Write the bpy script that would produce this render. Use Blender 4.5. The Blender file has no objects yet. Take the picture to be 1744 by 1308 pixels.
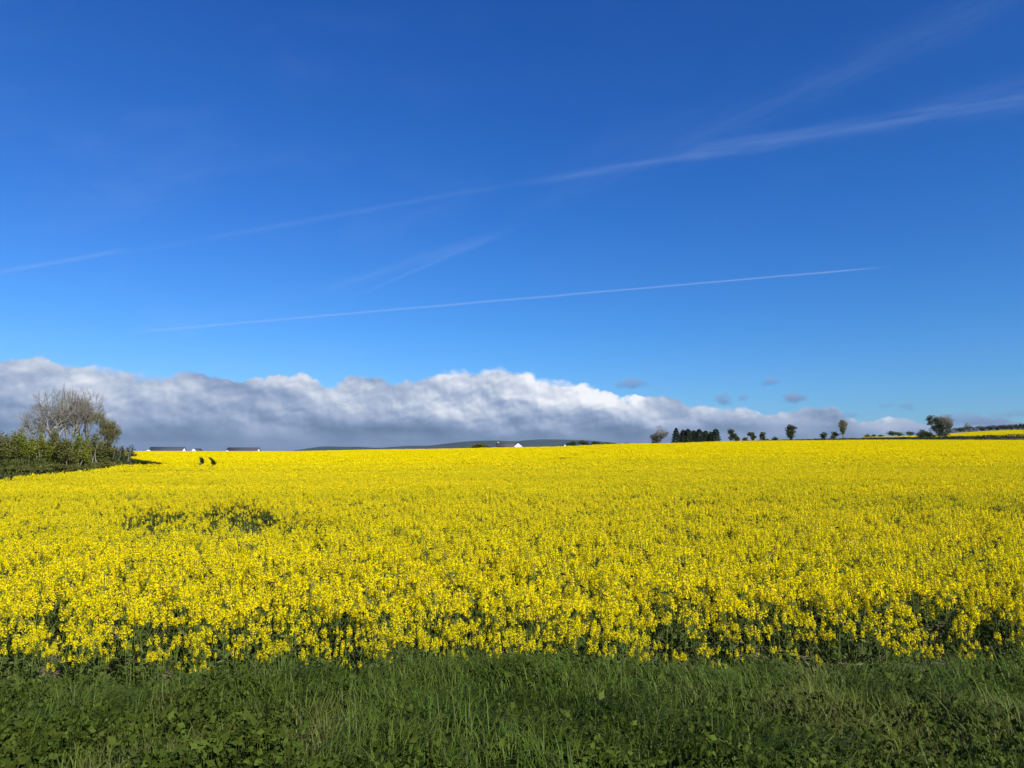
import bpy, math, random
import numpy as np
R = math.radians
SC = bpy.context.scene
COL = SC.collection
rng = np.random.default_rng(11)
random.seed(5)

# ------------------------------------------------------------------ camera
F, CX, CY, EYE, CZ = 1269.0, 872.0, 654.0, 770.0, 3.0
PITCH = math.atan((EYE - CY) / F)
camd = bpy.data.cameras.new('camera'); cam = bpy.data.objects.new('camera', camd); COL.objects.link(cam)
cam.location = (0, 0, CZ); cam.rotation_euler = (R(90) + PITCH, 0, 0)
camd.sensor_width = 36; camd.lens = 36 * F / 1744; camd.clip_start = .1; camd.clip_end = 60000
SC.camera = cam
SUN_EL, SUN_ROT = R(40), R(143)
EXPO, SKYS, SUNS = 0.6, 0.066, 4.5
SC.view_settings.view_transform = 'Standard'; SC.view_settings.look = 'None'
SC.view_settings.gamma = 1; SC.view_settings.exposure = EXPO
SC.cycles.max_bounces = 8; SC.cycles.diffuse_bounces = 3; SC.cycles.transmission_bounces = 4
SC.cycles.use_denoising = True


def px_ang(px, py):
    """azimuth and elevation (radians) of a viewing direction"""
    x, y, z = (px - CX) / F, 1.0, -(py - CY) / F
    c, s = math.cos(PITCH), math.sin(PITCH)
    y, z = y * c - z * s, y * s + z * c
    return math.atan2(x, y), math.atan2(z, math.hypot(x, y))


def lin(r, g, b):
    f = lambda c: (c / 255 / 12.92) if c / 255 < .04045 else ((c / 255 + .055) / 1.055) ** 2.4
    return (f(r), f(g), f(b))


# ------------------------------------------------------------------ node helper
class N:
    def __init__(s, nt): s.nt = nt
    def new(s, t, **k):
        n = s.nt.nodes.new(t)
        for a, b in k.items(): setattr(n, a, b)
        return n
    def put(s, sock, v):
        if isinstance(v, X): v = v.s
        if isinstance(v, bpy.types.NodeSocket): s.nt.links.new(v, sock)
        else:
            if isinstance(v, tuple) and len(v) == 3 and sock.type == 'RGBA': v = v + (1,)
            sock.default_value = v
    def m(s, op, *a, clamp=False):
        n = s.new('ShaderNodeMath', operation=op, use_clamp=clamp)
        for i, v in enumerate(a): s.put(n.inputs[i], v)
        return X(s, n.outputs[0])
    def vec(s, x, y, z):
        n = s.new('ShaderNodeCombineXYZ')
        for i, v in enumerate((x, y, z)): s.put(n.inputs[i], v)
        return n.outputs[0]
    def noise(s, v, scale, detail=6, rough=.55, dist=0, col=False):
        n = s.new('ShaderNodeTexNoise')
        if v is not None: s.put(n.inputs['Vector'], v)
        n.inputs['Scale'].default_value = scale; n.inputs['Detail'].default_value = detail
        n.inputs['Roughness'].default_value = rough; n.inputs['Distortion'].default_value = dist
        return X(s, n.outputs[1 if col else 0])
    def sstep(s, v, a, b, lo=0., hi=1.):
        n = s.new('ShaderNodeMapRange', interpolation_type='SMOOTHSTEP')
        for i, q in enumerate((v, a, b, lo, hi)): s.put(n.inputs[i], q)
        return X(s, n.outputs[0])
    def mix(s, f, a, b, mode='MIX'):
        n = s.new('ShaderNodeMix', data_type='RGBA', blend_type=mode)
        s.put(n.inputs[0], f); s.put(n.inputs[6], a); s.put(n.inputs[7], b)
        return n.outputs[2]
    def curve(s, v, pts):
        n = s.new('ShaderNodeFloatCurve'); c = n.mapping.curves[0]
        pts = sorted(pts)
        c.points[0].location = pts[0]; c.points[1].location = pts[-1]
        for p in pts[1:-1]: c.points.new(*p)
        n.mapping.update(); s.put(n.inputs[1], v)
        return X(s, n.outputs[0])
    def ramp(s, v, stops, mode='LINEAR'):
        n = s.new('ShaderNodeValToRGB'); n.color_ramp.interpolation = mode
        e = n.color_ramp.elements
        while len(e) < len(stops): e.new(.5)
        for el, (p, c) in zip(e, stops): el.position = p; el.color = tuple(c) + (1,)
        s.put(n.inputs[0], v); return n.outputs[0]


class X:
    def __init__(s, n, sock): s.n, s.s = n, sock
    def __add__(s, o): return s.n.m('ADD', s, o)
    __radd__ = __add__
    def __sub__(s, o): return s.n.m('SUBTRACT', s, o)
    def __rsub__(s, o): return s.n.m('SUBTRACT', o, s)
    def __mul__(s, o): return s.n.m('MULTIPLY', s, o)
    __rmul__ = __mul__
    def __truediv__(s, o): return s.n.m('DIVIDE', s, o)


# ------------------------------------------------------------------ world: Nishita sky, cloud bank, contrails
w = bpy.data.worlds.new('World'); SC.world = w; w.use_nodes = True
nt = w.node_tree; n = N(nt); bg = nt.nodes['Background']
sky = n.new('ShaderNodeTexSky', sky_type='NISHITA', sun_disc=False)
sky.sun_elevation = SUN_EL; sky.sun_rotation = SUN_ROT
sky.ozone_density = 3; sky.dust_density = .3; sky.air_density = 1
tc = n.new('ShaderNodeTexCoord'); sep = n.new('ShaderNodeSeparateXYZ'); nt.links.new(tc.outputs['Generated'], sep.inputs[0])
dx, dy, dz = [X(n, o) for o in sep.outputs]
az = n.m('ARCTAN2', dx, dy); el = n.m('ARCTAN2', dz, n.m('SQRT', dx * dx + dy * dy))
K = 1 / (SKYS * 2 ** EXPO)                       # display value -> world colour
def C(r, g, b): return tuple(c * K for c in lin(r, g, b))
# the clear sky: Nishita tinted deep blue by elevation, lighter to the left
tint = n.ramp(el * 1.6, [(0, (.43, .78, 1.28)), (.12, (.38, .78, 1.30)), (.25, (.29, .75, 1.33)), (.5, (.20, .67, 1.36)), (.9, (.15, .60, 1.38))])
skyc = n.mix(1.0, sky.outputs[0], tint, 'MULTIPLY')
f2 = n.ramp(az / 1.6 + .5, [(0, (1.22, 1.06, 1.03)), (.3, (1.15, 1.04, 1.02)), (.5, (1, 1, 1)), (.8, (.92, .96, .96)), (1, (.92, .96, .96))])
skyc = n.mix(1.0, skyc, f2, 'MULTIPLY')
# thin cirrus veil
vv = n.vec(az * 3 + el * 2, el * 9 - az * 2.2, 0.3)
veil = n.sstep(n.noise(vv, 1.6, 5, .6, .6), .45, .8) * n.sstep(az, .25, -.75, .12, 1.)
skyc = n.mix(veil * .05, skyc, C(190, 205, 250))


def trail(pts, w0, w1, a0, a1, fade=.12, tex=True, seed=0.):
    """one contrail: a great circle from the first to the last direction, fraying along its length"""
    def d(p):
        a, e = px_ang(*p); return np.array([math.sin(a) * math.cos(e), math.cos(a) * math.cos(e), math.sin(e)])
    A, B = d(pts[0]), d(pts[1]); nn = np.cross(A, B); nn /= np.linalg.norm(nn)
    t = (B - A * A.dot(B)); t /= np.linalg.norm(t); span = math.acos(A.dot(B))
    off = dx * nn[0] + dy * nn[1] + dz * nn[2]
    al = n.m('ARCTAN2', dx * t[0] + dy * t[1] + dz * t[2], dx * A[0] + dy * A[1] + dz * A[2]) / span
    wid = (w0 + (w1 - w0) * al) / F if w0 != w1 else w0 / F
    nz = n.noise(n.vec(al * (span * 14), off * 60, seed), 1.0, 2, .6) - .5
    q = (off + nz * (w0 + w1) / F * .7) / wid
    m = n.m('EXPONENT', q * q * -1.)
    m = m * n.sstep(al, 0., fade) * n.sstep(al, 1., 1 - fade)
    if tex:
        fr = n.noise(n.vec(al * (span * 9), off * 130, seed + 3), 1.3, 4, .65)
        m = m * n.sstep(fr, .25, .7, .25, 1.)
    a0 *= .42; a1 *= .42
    return n.m('MULTIPLY', m, a0 + (a1 - a0) * al if a0 != a1 else a0, clamp=True)


TR = [trail(((190, 569), (1530, 453)), 1.8, 1.2, .40, .60, .07, False, 1),
      trail(((-60, 474), (235, 422)), 2.8, 3.2, .42, .30, .22, True, 2),
      trail(((120, 448), (930, 303)), 4, 4,   .11, .17, .25, True, 4),
      trail(((850, 318), (1260, 252)), 6, 6, .26, .2, .3, True, 5),
      trail(((1130, 270), (1860, 150)), 10, 12, .30, .24, .12, True, 6),
      trail(((1500, 196), (1860, 110)), 9, 14, .09, .09, .3, True, 7),
      trail(((540, 532), (920, 370)), 2.5, 4, .15, .15, .35, True, 8),
      trail(((470, 520), (900, 384)), 7, 9, .16, .18, .35, True, 9),
      trail(((820, 392), (1300, 180)), 16, 18, .05, .08, .3, True, 10),
      trail(((1120, 268), (1860, -70)), 14, 26, .10, .11, .25, True, 11),
      trail(((560, 420), (900, 300)), 16, 20, .08, .05, .4, True, 12),
      trail(((150, 580), (560, 500)), 14, 20, .10, .07, .4, True, 13),
      trail(((0, 380), (420, 290)), 26, 36, .06, .05, .4, True, 14),
      trail(((850, 318), (1300, 150)), 18, 14, .05, .05, .4, True, 15)]
for t in TR: skyc = n.mix(t, skyc, C(190, 208, 252))

# the cloud bank low over the fields, all in azimuth and elevation
top = [(-200, 606), (0, 611), (70, 612), (130, 620), (200, 624), (260, 636), (325, 628), (400, 644), (480, 642), (530, 643), (560, 651), (600, 636), (640, 640), (665, 646),
       (720, 638), (780, 624), (840, 620), (890, 628), (915, 640), (960, 646), (1010, 660), (1070, 672), (1110, 676), (1150, 676),
       (1185, 690), (1230, 690), (1275, 694), (1310, 702), (1350, 698), (1385, 688), (1420, 690), (1436, 708), (1470, 713), (1520, 712), (1570, 714), (1620, 712),
       (1660, 706), (1700, 708), (1744, 716), (2000, 730)]
u = n.m('MULTIPLY_ADD', az, .5, .5, clamp=True)
tc_ = n.curve(u, [(px_ang(a, b)[0] * .5 + .5, px_ang(a, b)[1] * 4) for a, b in top]) / 4.
P = 1 / F
def fb(ou, ov, su, sv, det, seed, rough=.55, dist=.3):
    return n.noise(n.vec((az - ou * P) * (F / su), (el - ov * P) * (F / sv), seed), 1.0, det, rough, dist)
def vor(ou, ov, su, sv, seed, det=2.):
    """heaped, cauliflower-like billows"""
    q = n.new('ShaderNodeTexVoronoi', feature='SMOOTH_F1', voronoi_dimensions='2D', normalize=True)
    wx = (fb(ou, ov, su * 1.2, sv * 1.2, 3, seed + 5.) - .5) * .9; wy = (fb(ou, ov, su * 1.2, sv * 1.2, 3, seed + 8.) - .5) * .9
    n.put(q.inputs['Vector'], n.vec((az - ou * P) * (F / su) + wx + seed * 7., (el - ov * P) * (F / sv) + wy, 0.))
    q.inputs['Scale'].default_value = 1.; q.inputs['Detail'].default_value = det; q.inputs['Roughness'].default_value = .55
    q.inputs['Smoothness'].default_value = .35
    return 1. - X(n, q.outputs['Distance'])
big = fb(0, 0, 130, 62, 2, 3.7, .45, .1)
big2 = fb(16, 14, 130, 62, 2, 3.7, .45, .1)
fin = fb(0, 0, 54, 40, 7, 9.1, .55, .2)
fin2 = fb(6, 7, 54, 40, 7, 9.1, .55, .2)
v1 = vor(0, 0, 46, 36, 2.3); v2 = vor(4, 6, 46, 36, 2.3)
edge = tc_ + (big - .5) * (16 * P) + (fin - .5) * (26 * P) + (v1 - .72) * (30 * P)
depth = (edge - el) * F                          # how far below the top, in 1/1269 rad
ragged = n.sstep(fb(0, 0, 150, 80, 2, 21.), .4, .62, 3., 16.)
cm = n.sstep(depth, 0., ragged)
white = n.curve(u, [(px_ang(a, 700)[0] * .5 + .5, v) for a, v in
        [(-200, .1), (0, .12), (100, .2), (150, .42), (230, .22), (350, .15), (430, .15), (510, .3), (560, .4), (640, .38), (700, .5), (770, .88), (860, 1.), (960, 1.), (1060, .98), (1100, .5), (1160, .3), (1230, .55), (1330, .5), (1380, .1), (1425, .1), (1460, .8), (1560, .85), (1640, .5), (1744, .4)]])
up_ = n.sstep(el * F, 12., 62., .25, 1.)
rel = ((fin - fin2) * .7 + (v1 - v2) * (.22 + white * .40)) * up_ + (big - big2) * .9  # sunward relief of the billows, painted into the cloud colour
low = n.sstep(el * F, 6., 85., 0., 1.)           # shade at the bank's base, put into its colour
crest = n.sstep(depth, 46., 2.) * white
brt = low * .34 + white * .20 * n.sstep(el * F, 35., 90.) + crest * .34 + rel + (big - .5) * .45 + (v1 - .72) * .35 * up_ + .15
cloudc = n.ramp(brt, [(0, C(96, 122, 156)), (.2, C(118, 142, 174)), (.42, C(148, 167, 200)), (.62, C(178, 192, 216)), (.84, C(218, 226, 240)), (1, C(248, 250, 255))])
skyc = n.mix(cm, skyc, cloudc)
base = n.sstep(el * F, 34., 4., 0., .75) * n.sstep(az, .35, .1)
skyc = n.mix(base, skyc, C(106, 132, 168))
# small detached scraps
scrapn = fb(0, 0, 24, 14, 5, 31., .6, .4)
for (px, py, rx, ry, a, sd) in [(1352, 678, 26, 11, .9, 1), (1232, 680, 17, 13, .75, 2), (1312, 650, 20, 9, .6, 3), (1078, 655, 34, 13, .7, 4), (1541, 692, 20, 9, .6, 5),
                                (1664, 714, 60, 14, .85, 6), (1735, 704, 26, 10, .45, 7), (1266, 676, 12, 8, .4, 8), (1450, 706, 20, 6, .4, 9), (1510, 690, 16, 6, .3, 9.5)]:
    a0, e0 = px_ang(px, py)
    qx = (az - a0) * (F / rx); qy = (el - e0) * (F / ry)
    nz = scrapn
    d = 1. - (qx * qx + qy * qy) + (nz - .5) * 3.2
    skyc = n.mix(n.sstep(d, .1, 1.3) * a, skyc, n.mix(n.sstep(qy + nz * 2, .2, 2.), C(98, 126, 172), C(140, 165, 205)))
nt.links.new(skyc, bg.inputs[0]); bg.inputs[1].default_value = SKYS

# ------------------------------------------------------------------ sun
sd = bpy.data.lights.new('sun', 'SUN'); sd.energy = SUNS; sd.angle = R(.5); sd.color = (1, .95, .87)
sun = bpy.data.objects.new('sun', sd); COL.objects.link(sun)
sun.rotation_euler = (R(90) - SUN_EL, 0, math.pi - SUN_ROT); sun.location = (0, 0, 50)

# ------------------------------------------------------------------ terrain
cols = [-900, 230, 480, 700, 900, 1100, 1300, 1500, 1744, 2300]
crest_px = [768.5, 768.5, 768.5, 765, 761.5, 755.5, 751, 749.5, 750, 749.5]
rows = [-100, 25, 240, 268, 320, 430, 520, 700, 1500, 40000]
zc = [1.9 + (EYE - p) / F * 240 for p in crest_px]
bank = [None, None, None, None, None, 756, 750.5, 749, 749, 748]
rise = [None, None, None, None, None, 757, 751.5, 744, 732, 724]
Z = []
for i in range(len(cols)):
    if bank[i] is None:
        z = [0, 0, zc[i], zc[i] - .5, zc[i] - 1.9, zc[i] - 4.5, -4, -6, -7, -8]
    else:
        zb = 3 + (EYE - bank[i]) / F * 268; zt = 3 + (EYE - rise[i]) / F * 430 - 1.1
        z = [0, 0, zc[i], zb, zb + (zt - zb) * .32, zt, zt - 1.0, zt - 6, -7, -8]
    Z.append(z)
Z = np.array(Z)
TC = (np.array(cols) - CX) / F
RW = np.array(rows, float)


def vnoise(x, y, s, seed=0):
    """cheap smooth value noise"""
    x = np.asarray(x, float) / s; y = np.asarray(y, float) / s
    xi = np.floor(x).astype(int); yi = np.floor(y).astype(int); fx = x - xi; fy = y - yi
    fx = fx * fx * (3 - 2 * fx); fy = fy * fy * (3 - 2 * fy)
    def h(a, b):
        v = np.sin(a * 127.1 + b * 311.7 + seed * 74.7) * 43758.5453
        return v - np.floor(v)
    return (h(xi, yi) * (1 - fx) * (1 - fy) + h(xi + 1, yi) * fx * (1 - fy) + h(xi, yi + 1) * (1 - fx) * fy + h(xi + 1, yi + 1) * fx * fy)


def ground(x, y):
    x = np.asarray(x, float); y = np.asarray(y, float)
    x, y = np.broadcast_arrays(x, y)
    t = np.clip(x / np.maximum(y, 1.), TC[0], TC[-1])
    ti = np.clip(np.searchsorted(TC, t) - 1, 0, len(TC) - 2); ft = (t - TC[ti]) / (TC[ti + 1] - TC[ti]); ft = ft * ft * (3 - 2 * ft)
    yy = np.clip(y, RW[0], RW[-1]); yi = np.clip(np.searchsorted(RW, yy) - 1, 0, len(RW) - 2); fy = (yy - RW[yi]) / (RW[yi + 1] - RW[yi])
    z = (Z[ti, yi] * (1 - fy) + Z[ti, yi + 1] * fy) * (1 - ft) + (Z[ti + 1, yi] * (1 - fy) + Z[ti + 1, yi + 1] * fy) * ft
    # roadside bank
    c = np.interp(x, [-9, -5, -3.6, -2, -1, 0, 1.5, 2.8, 4.5, 6, 9], [.58, .54, .49, .63, .76, .78, .72, .64, .68, .78, .80]) + (vnoise(x, y, 1.1, 3) - .5) * .12
    v = np.where(y < 2.4, 1.1, np.where(y < 7.8, 1.1 + (c - 1.1) * (y - 2.4) / 5.4, np.clip(c * (9.4 - y) / 1.6, 0, 9)))
    v = v + np.where((y > 2.4) & (y < 9), (vnoise(x, y, .8, 8) - .5) * .26 * np.clip((8.6 - y) / 3, 0, 1), 0)
    # the hedge bank along the left of the field
    xb = np.interp(y, [30, 50, 60, 70, 80, 88, 122, 164], [-28, -35, -36, -38.5, -42, -41, -62, -86])
    b_ = np.clip((xb - x) / 9., 0, 1); b_ = b_ * b_ * (3 - 2 * b_) * np.clip((y - 30) / 12., 0, 1) * np.clip((150 - y) / 50., 0, 1)
    return z + v + 1.6 * b_


def hit(px, py, up=1.1, dmin=12., dmax=12000.):
    """where the line of sight meets the ground raised by `up`"""
    t = (px - CX) / F; s = (EYE - py) / F
    d = np.exp(np.linspace(math.log(dmin), math.log(dmax), 6000))
    g = ground(t * d, d) + up - (CZ + s * d)
    k = np.argmax(g > 0) if (g > 0).any() else len(d) - 1
    return t * d[k], d[k]


def at(px, D):
    x = (px - CX) / F * D
    return x, D, float(ground(x, D))


def hgt(py_top, D, z0): return CZ + (EYE - py_top) / F * D - z0


# left margin of the field (world polyline, from where the crop edge is seen)
mpx = [(-260, 843), (-100, 824), (0, 811), (60, 806.5), (119, 802), (149, 799), (186, 795.5), (201, 791.5), (221, 790)]
MP = [hit(a, b) for a, b in mpx]
xe, ye = MP[-1]
MP += [(xe * .93, ye * 1.06), hit(232, 779.5), hit(224, 776.5), hit(206, 773.8), (-150, 236.), (-190, 250.)]
MPa = np.array([(-60., 14.)] + MP + [(-900., 250.), (-900., 14.)])


def in_poly(x, y, poly):
    ins = np.zeros(np.shape(x), bool); j = len(poly) - 1
    for i in range(len(poly)):
        xi, yi = poly[i]; xj, yj = poly[j]
        cnd = ((yi > y) != (yj > y)) & (x < (xj - xi) * (y - yi) / (yj - yi + 1e-12) + xi)
        ins ^= cnd; j = i
    return ins


def front(x):  # nearest edge of the crop
    return np.interp(x, [-12, -5, -3.5, -2, 0, 2, 3, 4.5, 6, 12], [8.9, 8.8, 9.0, 8.8, 8.9, 9.0, 9.3, 9.3, 9.1, 9.0]) + (vnoise(x, 0, .45, 5) - .5) * .9 + (vnoise(x, 0, .17, 6) - .5) * .4


# tramlines: two wheel tracks running away from the road
trk = [[hit(a, b) for a, b in L] for L in ([(322, 792), (338, 791), (346, 789), (347.5, 785), (346, 781), (344, 777.5)], [(350, 793), (358, 792), (366.5, 790), (368, 787), (364, 782), (359, 777.5)])]


def seg_d(x, y, pts):
    d = np.full(np.shape(x), 1e9)
    for (ax, ay), (bx, by) in zip(pts[:-1], pts[1:]):
        L = (bx - ax) ** 2 + (by - ay) ** 2 + 1e-9
        t = np.clip(((x - ax) * (bx - ax) + (y - ay) * (by - ay)) / L, 0, 1)
        d = np.minimum(d, np.hypot(x - ax - t * (bx - ax), y - ay - t * (by - ay)))
    return d


def cover(x, y):
    """0 (bare or stunted) .. 1 (full crop)"""
    x = np.asarray(x, float); y = np.asarray(y, float)
    c = np.ones(x.shape)
    px = CX + x / y * F
    for (a, b, y0, y1, s) in [(215, 345, 19.8, 27, .9), (345, 470, 19.8, 29, .93), (430, 610, 20.3, 23.6, .85), (290, 400, 20.0, 25, .82), (410, 455, 26, 30, .8), (1665, 1900, 23.8, 29, 1.), (1560, 1700, 26, 28, .5),
                              (180, 245, 19.5, 21.5, .6), (1380, 1560, 29, 31.5, .5), (680, 770, 14.6, 15.4, .4), (215, 300, 30.5, 33, .45), (1180, 1330, 14, 15, .4), (1600, 1760, 15, 17, .3)]:
        ex = (px - (a + b) / 2) / ((b - a) / 2); ey = (y - (y0 + y1) / 2) / ((y1 - y0) / 2)
        r = ex * ex + ey * ey + (vnoise(x, y, .6, 4) - .5) * 1.1
        c = np.minimum(c, 1 - s * np.clip((1.35 - r) / .5, 0, 1))
    nz = vnoise(x, y, 1.3, 1) * .6 + vnoise(x, y, .5, 2) * .4
    k = np.interp(y, [9, 13, 20, 40, 80], [.10, .15, .17, .14, .1]) + np.clip((x - 1) / 25, -.09, .12) * (y < 40)
    c = np.minimum(c, np.clip((nz - k) / .12 + .25, .12, 1))
    rows_ = np.clip((vnoise(x * .25, y, 1.6, 12) - .2) / .12, .35, 1)      # drilling streaks lying across the view
    c = np.minimum(c, np.where((y > 24), rows_, 1.))
    for L in trk: c = np.where(seg_d(x, y, L) < .36, -1, c)
    # thin right-hand corner of the front edge
    fr = front(x)
    c = np.where((x > 1.6) & (y < fr + 1.6), np.minimum(c, .58 + .8 * vnoise(x, y, .8, 9) * np.clip(y - fr, .4, 2.2) / 2.2), c)
    return c


# ------------------------------------------------------------------ mesh helpers
def mesh(name, V, quads=None, tris=None, mats=(), mi=None, smooth=False):
    V = np.asarray(V, np.float32).reshape(-1, 3)
    q = np.asarray(quads if quads is not None else [], np.int32).reshape(-1, 4); t = np.asarray(tris if tris is not None else [], np.int32).reshape(-1, 3)
    me = bpy.data.meshes.new(name); me.vertices.add(len(V)); me.vertices.foreach_set('co', V.ravel())
    L = np.concatenate([q.ravel(), t.ravel()]); me.loops.add(len(L)); me.loops.foreach_set('vertex_index', L)
    me.polygons.add(len(q) + len(t))
    st = np.concatenate([np.arange(len(q)) * 4, len(q) * 4 + np.arange(len(t)) * 3]).astype(np.int32)
    me.polygons.foreach_set('loop_start', st)
    for m_ in mats: me.materials.append(m_)
    if mi is not None: me.polygons.foreach_set('material_index', np.asarray(mi, np.int32))
    me.update(calc_edges=True); me.validate()
    if smooth: me.polygons.foreach_set('use_smooth', np.ones(len(me.polygons), bool))
    return me


def link(name, me, parent=None, **props):
    o = bpy.data.objects.new(name, me); COL.objects.link(o)
    if parent is not None: o.parent = parent
    for k, v in props.items(): o[k] = v
    return o


def empty(name, loc, label, cat, group=None):
    o = bpy.data.objects.new(name, None); COL.objects.link(o); o.location = loc; o.empty_display_size = .3
    o['label'] = label; o['category'] = cat
    if group: o['group'] = group
    return o


class G:
    """gathers quads and triangles from many shapes"""
    def __init__(s): s.V = []; s.Q = []; s.T = []; s.mq = []; s.mt = []; s.n = 0
    def add(s, V, Q=None, T=None, m=0):
        V = np.asarray(V, float).reshape(-1, 3)
        if Q is not None and len(Q): Q = np.asarray(Q).reshape(-1, 4); s.Q.append(Q + s.n); s.mq.append(np.full(len(Q), m))
        if T is not None and len(T): T = np.asarray(T).reshape(-1, 3); s.T.append(T + s.n); s.mt.append(np.full(len(T), m))
        s.V.append(V); s.n += len(V)
    def addG(s, o, M=np.eye(3), t=(0, 0, 0)):
        V = np.concatenate(o.V) @ np.asarray(M).T + np.asarray(t)
        Q = np.concatenate(o.Q) if o.Q else np.zeros((0, 4), int); T = np.concatenate(o.T) if o.T else np.zeros((0, 3), int)
        if len(Q): s.Q.append(Q + s.n); s.mq.append(np.concatenate(o.mq))
        if len(T): s.T.append(T + s.n); s.mt.append(np.concatenate(o.mt))
        s.V.append(V); s.n += len(V)
    def me(s, name, mats, smooth=False):
        return mesh(name, np.concatenate(s.V), np.concatenate(s.Q) if s.Q else None, np.concatenate(s.T) if s.T else None, mats,
                    np.concatenate(s.mq + s.mt) if (s.mq or s.mt) else None, smooth)


def frames(d):
    d = d / (np.linalg.norm(d, axis=1, keepdims=True) + 1e-9)
    a = np.where(np.abs(d[:, 2:3]) > .9, np.array([[1., 0, 0]]), np.array([[0, 0, 1.]]))
    u_ = np.cross(d, a); u_ /= np.linalg.norm(u_, axis=1, keepdims=True) + 1e-9
    return d, u_, np.cross(d, u_)


def tubes(g, P0, P1, r0, r1, k=4, m=0):
    """tapered prisms for many segments at once"""
    P0 = np.asarray(P0, float).reshape(-1, 3); P1 = np.asarray(P1, float).reshape(-1, 3); r0 = np.asarray(r0, float).reshape(-1); r1 = np.asarray(r1, float).reshape(-1)
    d, u_, v_ = frames(P1 - P0); a = np.arange(k) * 2 * math.pi / k
    ring = lambda P, r: P[:, None] + r[:, None, None] * (np.cos(a)[None, :, None] * u_[:, None] + np.sin(a)[None, :, None] * v_[:, None])
    V = np.concatenate([ring(P0, r0), ring(P1, r1)], 1).reshape(-1, 3)
    i = np.arange(k); j = (i + 1) % k
    q = np.stack([i, j, j + k, i + k], 1)
    Q = (q[None] + (np.arange(len(P0)) * 2 * k)[:, None, None]).reshape(-1, 4)
    g.add(V, Q, m=m)


def rand_dirs(n_, r=rng):
    v = r.normal(size=(n_, 3)); return v / np.linalg.norm(v, axis=1, keepdims=True)


def leaves(g, P, size, r=rng, up=.3, m=0, lean=None, ratio=.6):
    """folded pointed leaves (two faces each) at points P"""
    n_ = len(P); d = rand_dirs(n_, r); 
    if lean is not None: d = d * .7 + lean
    d[:, 2] += up * r.random(n_); d, u_, v_ = frames(d)
    th = r.random(n_) * 6.28; U = np.cos(th)[:, None] * u_ + np.sin(th)[:, None] * v_; W = np.cross(d, U)
    s = (np.asarray(size) * (.6 + .8 * r.random(n_)))[:, None]
    b = P; tip = P + d * s; mid = P + d * s * .5 - W * s * .10
    Lf = P + d * s * .45 + U * s * ratio * .5; Rt = P + d * s * .45 - U * s * ratio * .5
    V = np.stack([b, Rt, tip, Lf, mid], 1).reshape(-1, 3)
    q = np.array([[0, 1, 2, 4], [0, 4, 2, 3]])
    Q = (q[None] + (np.arange(n_) * 5)[:, None, None]).reshape(-1, 4)
    g.add(V, Q, m=m)


def quadleaves(g, P, size, r=rng, m=0, flat=0.):
    n_ = len(P); d, u_, v_ = frames(rand_dirs(n_, r) * np.array([1, 1, 1 - flat]))
    s = (np.asarray(size) * (.55 + .9 * r.random(n_)))[:, None]
    V = np.stack([P - u_ * s * .5, P - v_ * s * .32, P + u_ * s * .5, P + v_ * s * .32], 1).reshape(-1, 3)
    g.add(V, np.arange(n_ * 4).reshape(-1, 4), m=m)


# ------------------------------------------------------------------ materials
def mat(name, c1, c2=None, scale=3., rough=.7, trans=0., spec=.3, detail=4, third=None, rnd=.0, obj=True, bump=0.):
    m_ = bpy.data.materials.new(name); m_.use_nodes = True; nt = m_.node_tree; q = N(nt); bs = nt.nodes['Principled BSDF']; out = nt.nodes['Material Output']
    tcn = q.new('ShaderNodeTexCoord'); geo = q.new('ShaderNodeNewGeometry')
    v = geo.outputs['Position']
    nz = q.noise(v, scale, detail, .6)
    col = q.mix(q.sstep(nz, .35, .65), c1, c2) if c2 else c1
    if third: col = q.mix(q.sstep(q.noise(v, scale * .23, 3), .5, .68), col, third)
    if rnd:
        oi = X(q, geo.outputs['Random Per Island'])
        hs = q.new('ShaderNodeHueSaturation'); q.put(hs.inputs['Value'], q.m('MULTIPLY_ADD', oi, rnd * 2, 1 - rnd)); q.put(hs.inputs['Hue'], q.m('MULTIPLY_ADD', oi, rnd * .06, .5 - rnd * .03)); q.put(hs.inputs['Color'], col); col = hs.outputs[0]
    q.put(bs.inputs['Base Color'], col); bs.inputs['Roughness'].default_value = rough; bs.inputs['Specular IOR Level'].default_value = spec
    if bump:
        bp = q.new('ShaderNodeBump'); bp.inputs['Strength'].default_value = bump; q.put(bp.inputs['Height'], q.noise(v, scale * 4, 5)); nt.links.new(bp.outputs[0], bs.inputs['Normal'])
    if trans:
        tr = q.new('ShaderNodeBsdfTranslucent'); q.put(tr.inputs[0], col); mx = q.new('ShaderNodeMixShader'); mx.inputs[0].default_value = trans
        nt.links.new(bs.outputs[0], mx.inputs[1]); nt.links.new(tr.outputs[0], mx.inputs[2]); nt.links.new(mx.outputs[0], out.inputs[0])
    return m_


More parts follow.
